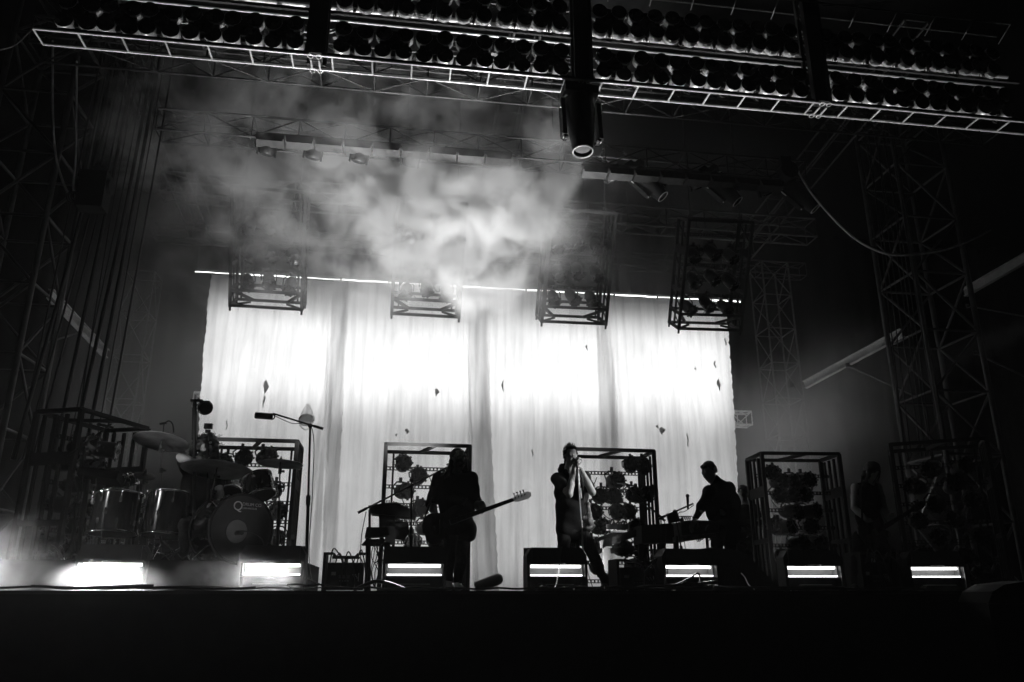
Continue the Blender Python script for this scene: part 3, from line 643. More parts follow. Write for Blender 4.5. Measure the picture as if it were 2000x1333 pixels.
for k in range(26): m.tube(spline([(p.x + r.uniform(-.55, .5), 9.2 + r.uniform(-.1, .1), .01 + r.uniform(0, .02)), (p.x + r.uniform(-.3, .4), 9.2, r.uniform(.03, .08)), (p.x + r.uniform(-.2, .6), 9.22, r.uniform(.02, .05))]), .009, 5)
tag(m.build('cable_pile', 'cable'), 'tangled pile of black cables in front of the keyboard player', 'cable pile', kind='stuff')
# pale rolled mat / round stool end on the floor
p = at(955, 1150, 12.5); tag(MB().cyl((p.x - .2, 12.5, .06), (p.x + .12, 12.4, .18), .085, n=20).sph((p.x + .12, 12.4, .18), .085, 16).build('rolled_mat', 'refl'), 'pale rounded bolster lying on the floor between the bass player and the singer', 'bolster')
# speaker under black cloth at the right edge of the frame
p = at(1965, 1150, 8.6); m = MB(); m.prism([(-.5, 0), (-.42, .12), (-.25, .2), (.1, .24), (.9, .26), (.9, 0)], (p.x, 8.3, -.13), (1, 0, 0), (0, 0, 1), (0, .5, 0)).box((p.x + .2, 8.55, -.86), (1.4, .5, 1.44)); tag(m.build('covered_speaker', 'matte'), 'black covered loudspeaker below the stage at the bottom right corner', 'loudspeaker')
#@@DRUMS
# ------------------------------------------------------------------ drum kit
RZ = .33
tag(MB().box((-2.75, 10.85, RZ / 2), (3.5, 2.3, RZ)).build('drum_riser', 'matte'), 'low black riser under the drum kit', 'riser')
def drum(label, c, axis, r, L, legs=0, lugs=8):
    """c: centre of the shell, axis: unit vector towards the batter head"""
    c = V(c); ax = V(axis).normalized(); x, y, _ = basis(ax); base = V((c.x, c.y, RZ if legs else c.z - L / 2)); t = thing('drum', label, 'drum', base[:])
    MB().lathe([(r, -L / 2), (r * 1.004, -L / 4), (r * 1.004, L / 4), (r, L / 2)], c, ax, 40).build('shell', 'shell', t)
    for s in (-1, 1):
        MB().lathe([(r + .006, s * (L / 2 - .014)), (r + .016, s * (L / 2 - .012)), (r + .016, s * (L / 2 + .012)), (r + .004, s * (L / 2 + .014))], c, ax, 40).build('hoop', 'chrome', t)
        MB().lathe([(r + .003, s * (L / 2 + .002)), (0, s * (L / 2 + .004))], c, ax, 40).build('drum_skin', 'skin_d', t)
    for k in range(lugs):
        a = 2 * math.pi * (k + .5) / lugs; d = x * math.cos(a) + y * math.sin(a); m = MB()
        for s in (-1, 1):
            m.bar(c + d * (r + .012) + ax * s * L * .2, c + d * (r + .012) + ax * s * L * .33, .026, .026).cyl(c + d * (r + .018) + ax * s * L * .3, c + d * (r + .018) + ax * s * (L / 2 + .02), .004, n=5)
        m.build('lug', 'chrome', t)
    for k in range(legs):
        a = 2 * math.pi * (k + .2) / legs; d = V((math.cos(a), math.sin(a), 0)); p = c + d * (r + .03)
        MB().cyl((p.x, p.y, c.z + L * .1), (p.x, p.y, RZ + .1), .008).cyl((p.x, p.y, RZ + .1), (p.x + d.x * .05, p.y + d.y * .05, RZ + .01), .008).box((p.x - d.x * .015, p.y - d.y * .015, c.z), (.04, .04, .06)).build('leg', 'chrome', t)
    return t
a, b = at(230, 965, 10.0), at(230, 1043, 10.0)
drum('leftmost floor tom, dark lacquer with chrome lugs', (a.x, 10.05, (a.z + b.z) / 2), (0, .1, 1), .262, a.z - b.z, 3)
a, b = at(328, 963, 10.1), at(328, 1046, 10.1)
drum('floor tom between the leftmost floor tom and the bass drum', (a.x, 10.2, (a.z + b.z) / 2), (.02, .1, 1), .25, a.z - b.z, 3)
a = at(506, 950, 9.95); drum('tilted rack tom mounted right above the bass drum', a[:], (-.33, .25, .9), .165, .25, 0, 6)
a = at(448, 953, 10.35); drum('small rack tom half hidden behind the bass drum', a[:], (-.2, .55, .7), .135, .2, 0, 6)
a = at(360, 975, 10.5); drum('snare drum between the drummer and the floor toms', (a.x, 10.5, a.z), (0, .1, 1), .18, .14, 0, 8)
a = at(247, 935, 10.55); drum('small dark drum above the leftmost floor tom', (a.x, 10.55, a.z - .02), (-.2, -.3, 1), .13, .12, 0, 6)
# bass drum
th = R(38); n = V((math.sin(th), -math.cos(th), 0)); fc = at(472, 1033, 9.72); RB = .385; LB = .5
bt = thing('bass_drum', 'big dark bass drum with white lettering near the top of its front head', 'drum', (fc.x, fc.y, RZ))
cc = fc - n * LB / 2
MB().lathe([(RB, -LB / 2), (RB * 1.003, 0), (RB, LB / 2)], cc, n, 64).build('shell', 'shell', bt)
for s in (-1, 1):
    MB().lathe([(RB + .004, s * (LB / 2 - .03)), (RB + .02, s * (LB / 2 - .03)), (RB + .02, s * (LB / 2 + .012)), (RB - .006, s * (LB / 2 + .012)), (RB - .008, s * (LB / 2))], cc, n, 64).build('hoop', 'body', bt)
    MB().ring(cc + n * s * (LB / 2 - .03), n, RB + .016, .005, 64).build('hoop_trim', 'chrome', bt)
MB().lathe([(RB, LB / 2), (0, LB / 2 + .003)], cc, n, 64).build('front_head', 'skin_d', bt)
bx_, by_ = V((0, 0, 1)).cross(n).normalized(), V((0, 0, 1))
if bx_.x < 0: bx_ = -bx_
pc = at(466, 1040, 9.68) ; pc = fc + bx_ * (-.06) + by_ * (-.035) + n * .005
m = MB(); vs = [pc] + [pc + bx_ * .135 * math.cos(2 * math.pi * k / 40) + by_ * .135 * math.sin(2 * math.pi * k / 40) for k in range(40)]
m.add(vs, [(0, 1 + k, 1 + (k + 1) % 40) for k in range(40)]).build('port_patch', 'hole', bt)
MB().ring(pc + n * .001, n, .136, .006, 40).build('port_ring', 'black', bt)
for k in range(10):
    a = 2 * math.pi * (k + .5) / 10; d = bx_ * math.cos(a) + by_ * math.sin(a); m = MB()
    for s in (-1, 1): m.bar(cc + d * (RB + .02) + n * s * .09, cc + d * (RB + .02) + n * s * .16, .035, .03).cyl(cc + d * (RB + .03) + n * s * .13, cc + d * (RB + .03) + n * s * (LB / 2 + .01), .005, n=5)
    m.build('lug', 'chrome', bt)
for s in (-1, 1):
    p = cc + n * .1 + bx_ * s * RB * .8 - by_ * RB * .5; q = p + bx_ * s * .22 + n * .12; MB().cyl(p, (q.x, q.y, RZ), .01).build('spur', 'chrome', bt)
MB().cyl(pc + n * .12 - by_ * .02, pc - n * .02 - by_ * .02, .028, n=12).tube(spline([pc + n * .12, pc + n * .16 + bx_ * .16 - by_ * .03, pc + n * .1 + bx_ * .3 - by_ * .12, V((fc.x + .3, fc.y, RZ))]), .008).build('port_microphone', 'black', bt)
def text(body, size, x, z, parent, extr=.0006, offx=0):
    cu = bpy.data.curves.new('lettering', 'FONT'); cu.body = body; cu.size = size; cu.extrude = extr
    o = bpy.data.objects.new('lettering', cu); C.objects.link(o)
    dg = bpy.context.evaluated_depsgraph_get(); me = bpy.data.meshes.new_from_object(o.evaluated_get(dg)); bpy.data.objects.remove(o)
    me.materials.clear(); me.materials.append(M['letter']); me.name = 'lettering'
    o = bpy.data.objects.new('lettering', me); C.objects.link(o); o.parent = parent
    mt = Matrix((bx_, by_, n)).transposed().to_4x4(); mt.translation = fc + bx_ * x + by_ * z + n * .009 - parent.location
    o.matrix_local = mt; return o
text('Q', .15, -.14, .205, bt); text('DRUM CO.', .052, -.025, .262, bt); text('LOS ANGELES', .03, -.02, .225, bt)
# cymbals
def cymbal(label, c, r, nrm, foot, mic=False, m='brass', Rp=.014):
    c = V(c); nrm = V(nrm).normalized(); base = V((foot[0], foot[1], RZ)); t = thing('cymbal_stand', label, 'cymbal', base[:])
    prof = [(0, .028), (r * .1, .026), (r * .17, .012), (r * .22, .006), (r * .5, 0), (r * .8, -.01), (r, -.022), (r * .995, -.025), (r * .8, -.013), (r * .5, -.003), (r * .22, .003), (0, .003)]
    g = MB().lathe(prof, c, nrm, 120); rc_ = random.Random(int(r * 1000)); amp = [rc_.uniform(-.0028, .0028) for _ in range(120)]
    g.v = [tuple(V(v_) + nrm * amp[i % 120] * min(1, (V(v_) - c).length / r * 1.6) * (1 if (i // 120) in (4, 5, 6, 8, 9) else 0)) for i, v_ in enumerate(g.v)]
    cyb = g.build('cymbal_plate', m, t)
    MB().cyl(c - nrm * .06, c + nrm * .07, .008).cyl(c + nrm * .028, c + nrm * .05, .022, .014).build('felt_and_nut', 'black', t)
    top = c - nrm * .05; m1 = V((base.x, base.y, RZ + .25))
    MB().cyl(top, m1.lerp(top, .5), .009).cyl(m1.lerp(top, .5), m1 + V((0, 0, -.15)), Rp).build('tube', 'dalu', t)
    g = MB()
    for k in (.93, .72, .5, .3): p = m1.lerp(top, k); g.cyl(p - V((0, 0, .03)), p + V((0, 0, .03)), .022).box(p + V((.03, 0, 0)), (.05, .03, .025))
    g.build('clamp', 'black', t)
    for k in range(3):
        a = 2.1 * k + .5; q = V((base.x + .3 * math.cos(a), base.y + .3 * math.sin(a), RZ + .01))
        MB().bar(m1, q, .014, .008).bar(V((base.x, base.y, RZ + .1)), m1.lerp(q, .6), .012, .006).sph(q, .015, 8).build('leg', 'chrome', t)
    if mic: MB().cyl(c + nrm * .05, c + V((.0, 0, .2)), .006).tube(spline([c + V((0, 0, .2)), c + V((.05, 0, .24)), c + V((.1, 0, .2)), c + V((.12, .02, .1))]), .009).cyl(c + V((-.05, 0, .2)), c + V((.03, 0, .215)), .014).build('clip_microphone', 'black', t)
    return t
c = at(316, 860, 10.05); f = at(324, 1000, 10.25); cymbal('big crash cymbal over the floor toms, a small microphone clipped above it', c, .325, (.06, .22, 1), (f.x, 10.25), True)
c = at(424, 914, 9.8); f = at(400, 1000, 10.3); cymbal('largest dark cymbal in front of the drummer', c, .41, (.03, .15, 1), (f.x, 10.3))
c = at(548, 903, 10.0); f = at(543, 1060, 10.2); cymbal('thin cymbal at the right end of the drum kit', c, .275, (.03, .07, 1), (f.x, 10.2), Rp=.02)
c = at(283, 927, 10.4); f = at(300, 1000, 10.5); cymbal('small dark cymbal hanging steeply left of the drummer', c, .13, (.25, -.5, 1), (f.x, 10.5), m='black')
# steel legs crossing under the toms
m = MB(); r = random.Random(2); 
for k in range(7):
    a = at(288 + k * 13, 1090 + r.uniform(-8, 5), 10.1); b = at(300 + (k * 29) % 90, 1062 + r.uniform(-6, 6), 10.1); m.bar((a.x, 10.0 + k * .03, max(a.z, RZ + .01)), (b.x, 10.05 + k * .03, b.z), .016, .008)
tag(m.build('pedal_stand_legs', 'chrome'), 'crossing chrome stand legs below the second floor tom', 'stand')
# percussion pad and its stand at far left
t = thing('percussion_pad', 'dark electronic pad on a stand left of the floor toms', 'drum pad', at(160, 1150, 10.3)[:]); a = at(198, 932, 10.3)
MB().box((a.x, 10.3, a.z), (.46, .3, .1), (R(-12), R(6), 0)).build('pad', 'matte', t)
MB().cyl(at(172, 935, 10.3), at(150, 1090, 10.3), .03).cyl(at(172, 935, 10.3), at(176, 925, 10.3), .05).build('pole', 'black', t)
MB().tube(spline([at(143, 925, 10.2), at(150, 955, 10.2), at(160, 970, 10.2)]), .006).tube(spline([at(188, 935, 10.2), at(187, 965, 10.2), at(192, 985, 10.2)]), .006).build('pad_cable', 'cable', t)
# second rack of pads and stand hardware behind the floor toms
t = thing('hardware_rack', 'cluttered chrome stand hardware over the leftmost floor tom', 'stand', at(225, 1150, 10.45)[:]); m = MB(); r = random.Random(8)
for k in range(9):
    a = at(225 + r.uniform(-25, 30), 925 + r.uniform(-6, 30), 10.45); b = at(225 + r.uniform(-28, 32), 930 + r.uniform(-6, 34), 10.45); m.cyl(a, b, .01).box(a, (.04, .03, .04), (r.random(), r.random(), 0))
m.build('clamps', 'chrome', t); MB().cyl(at(236, 950, 10.45), (at(236, 950, 10.45).x, 10.45, RZ), .015).build('pole', 'black', t)

# ------------------------------------------------------------------ microphone stands and other stands
def micstand(label, foot, top, a, b, mic, mr=.022, base='tripod', fl=0, m='black', mw=.02, name='microphone_stand'):
    foot, top, a, b = V(foot), V(top), V(a), V(b); t = thing(name, label, 'microphone stand', foot[:])
    MB().cyl(foot, foot.lerp(top, .55), mw * .75, n=10).cyl(foot.lerp(top, .5), foot.lerp(top, .56), mw, n=10).cyl(foot.lerp(top, .55), top, mw * .5, n=8).build('pole', m, t)
    if a != b: MB().cyl(a, b, .011, n=8).cyl(b, b + (b - a).normalized() * -.12, .017, n=8).sph(top, .03, 10).build('boom', 'black', t)
    if base == 'tripod':
        for k in range(3): an = 2.09 * k + .4; MB().cyl(foot + V((0, 0, .14)), foot + V((.28 * math.cos(an), .28 * math.sin(an), .01)), .009).build('leg', 'black', t)
    else: MB().cyl(foot, foot + V((0, 0, .03)), .14, n=24).build('round_base', 'black', t)
    if mic:
        p, d, kind = mic; p, d = V(p), V(d).normalized()
        if kind == 'big': g = MB().lathe([(0, .11), (.036, .108), (.04, .09), (.04, -.08), (.03, -.1), (.0, -.1)], p, d, 20).ring(p + d * -.09, (0, 1, 0), .035, .008, 14); g.build('microphone', 'rubber', t)
        else: MB().cyl(p, p - d * .16, .019, .012, n=12).sph(p + d * .02, .026, 12).build('microphone', 'rubber', t)
    MB().tube(spline([a + V((0, -.02, -.02)), a.lerp(top, .5) + V((0, -.03, -.05)), top + V((.03, -.03, -.05)), top.lerp(foot, .4) + V((.05, -.02, 0)), top.lerp(foot, .8) + V((.03, -.02, 0)), foot + V((.1, 0, .01))]), .005, 5).build('microphone_cable', 'cable', t)
    return t
Y = 9.75; foot = at(600, 1110, Y); foot.z = 0.01; foot.x = at(597, 1150, Y).x
micstand('tall microphone stand between the drum kit and the bass player, its big microphone pointing left', foot, at(606, 832, Y), at(533, 808, Y), at(631, 838, Y), (at(516, 813, Y), (-1, 0, .05), 'big'), mw=.026)
Y = 9.95; foot = at(802, 1150, Y); foot.z = .01
micstand('microphone stand with a long boom reaching across to the bass player\'s mouth', foot, at(804, 938, Y), at(893, 903, Y - .05), at(699, 1002, Y + .02), (at(896, 902, Y - .05), (1, .1, .3), 'hand'), mw=.024)
# singer: straight pale stand with loose cable
Y = 9.6; foot = at(1143, 1152, Y); foot.z = .01
t = micstand('pale straight microphone stand held close to the singer\'s mouth', foot, at(1130, 915, Y), at(1130, 915, Y), at(1130, 915, Y), None, mw=.014, base='round', m='alu')
MB().cyl(at(1133, 954, Y), at(1134.5, 974, Y), .02, n=12).build('clutch', 'white', t)
MB().cyl(at(1129.5, 925, Y), at(1127, 902, Y + .02), .016, .02, n=12).build('microphone', 'dalu', t)
MB().tube(spline([at(1129, 915, Y - .03), at(1131, 960, Y - .03), at(1134, 1000, Y - .03), at(1137, 1040, Y - .03), at(1136, 1066, Y - .03)]), .006, 6).build('cable_run', 'cablew', t)
Y = 10.3; foot = at(1290, 1150, Y); foot.z = .01
micstand('microphone stand whose boom slopes up left from the desk towards the singer', foot, at(1291, 1012, Y), at(1222, 947, Y), at(1299, 1018, Y), (at(1211, 943, Y), (-1, 0, .25), 'hand'))
Y = 10.2; foot = at(1345, 1150, Y); foot.z = .01
micstand('short boom stand holding an upright hand microphone in front of the keyboard player', foot, at(1318, 1000, Y), at(1354, 984, Y), at(1284, 1015, Y), (at(1343, 972, Y), (.03, 0, 1), 'hand'))
Y = 10.2; foot = at(128, 1150, Y); foot.z = .01
micstand('microphone stand at far left with its boom slanting up over the pads', foot, at(165, 868, Y), at(218, 828, Y), at(132, 892, Y), (at(196, 830, Y), (-1, 0, .2), 'hand'), m='black')
# tall pole with a small lamp behind the big crash
Y = 9.95; foot = at(371, 1150, Y); foot.z = RZ; t = thing('lamp_pole', 'tall dark pole with a small round lamp on top, beside the drummer', 'pole', foot[:])
MB().cyl(foot, at(381, 783, Y), .02).cyl(at(377, 786, Y), at(375, 860, Y), .006).box(at(384, 783, Y), (.14, .04, .03)).build('pole', 'black', t)
p = at(401, 797, Y); MB().lathe([(0, .1), (.05, .09), (.075, .03), (.078, -.06), (.068, -.065), (.0, -.045)], p, (-.4, .9, .35), 20).ring(p, (0, 1, 0), .085, .008, 20).box(at(400, 786, Y), (.12, .04, .03)).build('small_lamp', 'black', t)
Y = 10.0; foot = at(407, 1060, Y); foot.z = RZ; t = thing('camera_pole', 'small action camera on a thin pole above the drummer\'s head', 'camera', foot[:])
MB().cyl(foot, at(407, 845, Y), .01).box(at(406, 843, Y), (.06, .03, .04)).build('pole', 'black', t); MB().box(at(407, 833, Y), (.095, .05, .065)).cyl(at(407, 833, Y - .02), at(407, 833, Y - .05), .018).build('camera_body', 'black', t)

# ------------------------------------------------------------------ keyboard rack left of the bass player
Y = 10.35; foot = at(760, 1150, Y); t = thing('keyboard_rack', 'tall rack of stacked keyboards and modules left of the bass player, wires dangling', 'keyboard rack', (foot.x, Y, 0))
K = lambda px, py: at(px, py, Y)
MB().prism([(K(x, y).x, K(x, y).z) for x, y in ((719, 988), (748, 983), (775, 981), (813, 1000), (813, 1012), (790, 1010), (725, 1003))], (0, Y, 0), (1, 0, 0), (0, 0, 1), (0, .35, 0)).build('upper_keyboard', 'black', t)
m = MB(); r = random.Random(4)
for k in range(13): p = K(742 + k * 4.5, 982 + max(0, k - 5) * 1.6); m.cyl(p, p + V((0, 0, .03)), .007, n=6)
m.build('knobs', 'black', t)
m = MB()
for k in range(9): p = K(770 + k * 4.6, 1013); m.tube(sag(p, p + V((.05, 0, -.02)), .04, 5), .005, 5)
m.build('plug_row', 'cable', t)
MB().prism([(K(x, y).x, K(x, y).z) for x, y in ((740, 1004), (772, 1004), (772, 1062), (752, 1062), (752, 1028), (740, 1028))], (0, Y + .05, 0), (1, 0, 0), (0, 0, 1), (0, .25, 0)).build('module', 'black', t)
MB().prism([(K(x, y).x, K(x, y).z) for x, y in ((716, 1030), (760, 1030), (760, 1046), (712, 1050))], (0, Y, 0), (1, 0, 0), (0, 0, 1), (0, .3, 0)).build('lower_keyboard', 'black', t)
MB().prism([(K(x, y).x, K(x, y).z) for x, y in ((716, 1053), (752, 1053), (750, 1066), (706, 1064))], (0, Y, 0), (1, 0, 0), (0, 0, 1), (0, .3, 0)).build('shelf', 'frame', t)
MB().prism([(K(x, y).x, K(x, y).z) for x, y in ((772, 1016), (798, 1019), (800, 1040), (790, 1054), (772, 1052))], (0, Y + .1, 0), (1, 0, 0), (0, 0, 1), (0, .12, 0)).build('side_module', 'frame', t)
for x0, y0, x1, w in ((722, 996, 722, .03), (719, 1052, 718, .06), (756, 1060, 753, .07)): a, b = K(x0, y0), K(x1, 1150); MB().bar(a, (b.x, Y, 0), w, .04).build('upright', 'black', t)
m = MB()
for k in range(8): a = K(727 + r.uniform(0, 22), 1062); b = K(735 + r.uniform(-6, 12), 1148); m.tube(spline([a, a.lerp(b, .3) + V((r.uniform(-.06, .06), -.02, 0)), a.lerp(b, .65) + V((r.uniform(-.06, .06), -.02, 0)), b]), .006, 5)
m.tube(spline([K(715, 1000), K(708, 1035), K(705, 1060), K(704, 1100)]), .006, 5).tube(spline([K(735, 1085), K(741, 1078), K(738, 1095), K(732, 1100)]), .007, 5)
m.build('dangling_wires', 'cable', t)

# ------------------------------------------------------------------ desk right of the singer
Y = 10.9; D = lambda px, py: at(px, py, Y); f = D(1270, 1150); t = thing('instrument_desk', 'grey slanted desk and box table between the singer and the keyboard player', 'desk', (f.x, Y, 0))
P_ = lambda pts, dy, dep, nm, mt: MB().prism([(D(x, y).x, D(x, y).z) for x, y in pts], (0, Y + dy, 0), (1, 0, 0), (0, 0, 1), (0, dep, 0)).build(nm, mt, t)
P_(((1249, 1027), (1331, 1022), (1331, 1060), (1250, 1062)), -.1, .4, 'box_table', 'frame')
P_(((1176, 1056), (1240, 1034), (1247, 1034), (1247, 1048), (1178, 1070)), .1, .05, 'slanted_rail', 'frame')
P_(((1192, 1070), (1247, 1064), (1247, 1078), (1193, 1080)), .3, .05, 'lower_shelf', 'frame')
P_(((1185, 1046), (1215, 1035), (1245, 1035), (1180, 1056)), .5, .05, 'desk_top', 'frame')
for x0, x1, yy in ((1180, 1194, 1070), (1250, 1259, 1060), (1292, 1303, 1060), (1320, 1328, 1060)): P_(((x0, yy), (x1, yy), (x1 + 2, 1152), (x0 + 2, 1152)), .05, .06, 'leg', 'frame')
P_(((1297, 1005), (1318, 1001), (1325, 1020), (1302, 1024)), -.1, .03, 'tablet', 'black')
m = MB(); r = random.Random(6)
for k in range(7): x = 1185 + k * 5; m.tube(spline([D(x, 1035), D(x + 3, 1024 + r.uniform(-8, 4)), D(x + 8, 1022 + r.uniform(-6, 6)), D(x + 10, 1034)]), .012, 5).box(D(x + 4, 1030), (.06, .05, .08), (0, r.uniform(-.5, .5), 0))
m.build('plugged_leads', 'cable', t)
# the keyboard player's keyboard
Y = 10.15; f = D(1366, 1150); t = thing('keyboard', 'long dark keyboard under the keyboard player\'s hands, wires hanging below', 'keyboard', (f.x, Y, 0))
P_(((1330, 1019), (1352, 1016), (1405, 1018), (1405, 1041), (1332, 1046)), 0, .3, 'keyboard_case', 'black')
P_(((1330, 1047), (1352, 1040), (1402, 1043), (1402, 1048), (1350, 1056), (1330, 1056)), .06, .26, 'underside_tray', 'dalu')
m = MB(); r = random.Random(9)
for k in range(14): x = 1330 + r.uniform(0, 55); y = 1046 + r.uniform(0, 6); m.tube(sag(D(x, y) + V((0, -.03, 0)), D(x + r.uniform(6, 16), y + r.uniform(-3, 3)) + V((0, -.03, 0)), r.uniform(.02, .06), 7), .006, 5)
m.build('hanging_wires', 'cable', t)
m = MB()
for k in range(6): p = D(1328 + k * 4, 1018); m.tube(spline([p, p + V((-.01, 0, .05)), p + V((.03, 0, .06)), p + V((.04, 0, .02))]), .006, 5)
m.sph(D(1332, 1016), .03, 8).build('plugs', 'cable', t)
for x in (1327, 1386): a = D(x, 1046); MB().bar((a.x, Y + .1, a.z), (a.x, Y + .1, 0), .03).build('leg', 'frame', t)

# ------------------------------------------------------------------ hoists, chains and hanging cables
def cable(pts, r, label, mt='cable', grp=None, name='cable', cat='cable'): return tag(MB().tube(spline(pts, 8), r, 6).build(name, mt), label, cat, grp)
cable([at(103, 80, 12), at(103, 230, 12), at(112, 320, 12), at(135, 382, 12), at(148, 390, 12)], .018, 'pale cable hanging in a long curve at upper left, outermost of the bundle', 'cablew')
cable([at(150, 120, 12.1), at(148, 300, 12.1), at(143, 365, 12.1), at(148, 392, 12.1)], .016, 'second hanging cable at upper left, meeting the curved one at the bundle', 'cablew')
m = MB(); p = at(147, 386, 11.95)
for k in range(5): m.ring(p + V((.02 * k - .04, 0, .01 * k)), (.3 * k - .5, 1, .4), .08 - .005 * k, .012, 18)
tag(m.build('cable_coil', 'dalu'), 'coiled knot of cables where the two upper left cables meet', 'cable coil')
t = thing('chain_hoist', 'dark chain hoist hanging from a chain at upper left', 'chain hoist', at(184, 420, 12)[:]); p = at(184, 375, 12)
MB().box(p, (.4, .3, .62)).cyl(p + V((-.25, 0, .1)), p + V((.25, 0, .1)), .13).build('motor', 'black', t); MB().box(at(194, 330, 12), (.16, .03, .12), (0, R(40), 0)).build('shiny_plate', 'beam', t)
m = MB(); a, b = at(186, 318, 12), at(236, 140, 12)
for i in range(70):
    q = a.lerp(b, i / 69); m.ring(q, (1, 0, 0) if i % 2 else (0, 1, 0), .018, .006, 8, 4)
m.build('chain', 'dalu', t)
t = thing('chain_hoist', 'round chain hoist at the right end of the panel lights', 'chain hoist', at(1536, 330, 12)[:]); p = at(1536, 338, 12.1)
MB().cyl(p + V((0, -.14, 0)), p + V((0, .14, 0)), .17, n=20).box(p + V((0, .05, .2)), (.2, .2, .25)).build('motor', 'black', t)
cable([at(1551, 322, 12), at(1590, 385, 12), at(1650, 450, 12), at(1700, 485, 12), at(1752, 499, 12), at(1830, 492, 12), at(1885, 475, 12), at(1935, 450, 12)], .017, 'long pale cable swooping in a shallow curve across the dark upper right', 'cablew')
cable([at(1570, 360, 12.05), at(1640, 440, 12.05), at(1700, 482, 12.05), at(1760, 496, 12.05), at(1840, 486, 12.05)], .009, 'thinner cable following the pale swooping cable on the upper right', 'dalu')
cable([at(1605, 12, 9.4), at(1700, 8, 9.4), at(1757, 2, 9.4)], .01, 'thin cable at the top edge right of the third hanging column', 'dalu')
cable([at(0, 98, 9.6), at(30, 88, 9.6), at(62, 58, 9.6)], .01, 'thin cables running off the left end of the ladder frame', 'dalu')
r = random.Random(12)
for i in range(9):
    x = 1702 + i * 9 + r.uniform(-2, 2); a = at(x - 8, 430, 12.2); cable([(a.x + .25 * (i % 2), 12.2, 9.8), (a.x + .1, 12.2, 6), (a.x + r.uniform(-.1, .1), 12.2, 2.2)], .012, 'dark vertical cable beside the right roof tower, ' + ORD[i] + ' from the left', 'cable', 'cables beside the right tower')
for i in range(12):
    x = 95 + i * 14 + r.uniform(-3, 3); a = at(x, 600, 12.2); cable([(a.x + .1, 12.2, 9.8), (a.x + .05, 12.2, 6), (a.x + r.uniform(-.3, .1), 12.2, 1.8)], r.choice([.01, .016, .03]), 'dark vertical cable beside the left roof tower, ' + ORD[i] + ' from the left', 'cable', 'cables beside the left tower')
for i, (a, b, l) in enumerate((((1478, 20), (1492, 0), 'a'), )): pass
#@@PEOPLE
# ------------------------------------------------------------------ implicit bodies
def field(prims, k, P, fold=None):
    D = None
    for q in prims:
        if q[0] == 'c':
            a, b = np.array(q[1], np.float32), np.array(q[2], np.float32); ba = b - a; L = max(float(ba @ ba), 1e-9)
            t = np.clip(((P - a) @ ba) / L, 0, 1); d = np.linalg.norm(P - a - t[..., None] * ba, axis=-1) - (q[3] + (q[4] - q[3]) * t)
        else:
            c = np.array(q[1], np.float32); rr = np.array(q[2], np.float32); X_ = P - c
            if len(q) > 3 and q[3] is not None: X_ = X_ @ np.array(q[3], np.float32)
            k0 = np.linalg.norm(X_ / rr, axis=-1); k1 = np.linalg.norm(X_ / (rr * rr), axis=-1) + 1e-6; d = k0 * (k0 - 1) / k1
        kk = q[5] if q[0] == 'c' and len(q) > 5 else k
        if D is None: D = d
        else:
            h = np.clip(.5 + .5 * (d - D) / kk, 0, 1); D = d * (1 - h) + D * h - kk * h * (1 - h)
    if fold:
        amp, fr, sd = fold; x, y, z = P[..., 0], P[..., 1], P[..., 2]
        D = D + amp * (np.sin(fr * (x + .6 * z) + sd + 2 * np.sin(fr * .4 * z + sd)) * np.sin(fr * .7 * (z - .4 * x) + 1.3 * sd + 1.5 * np.sin(fr * .5 * y)) + .5 * np.sin(fr * 2.1 * z + sd + 3 * np.sin(fr * .35 * x)))
    return D
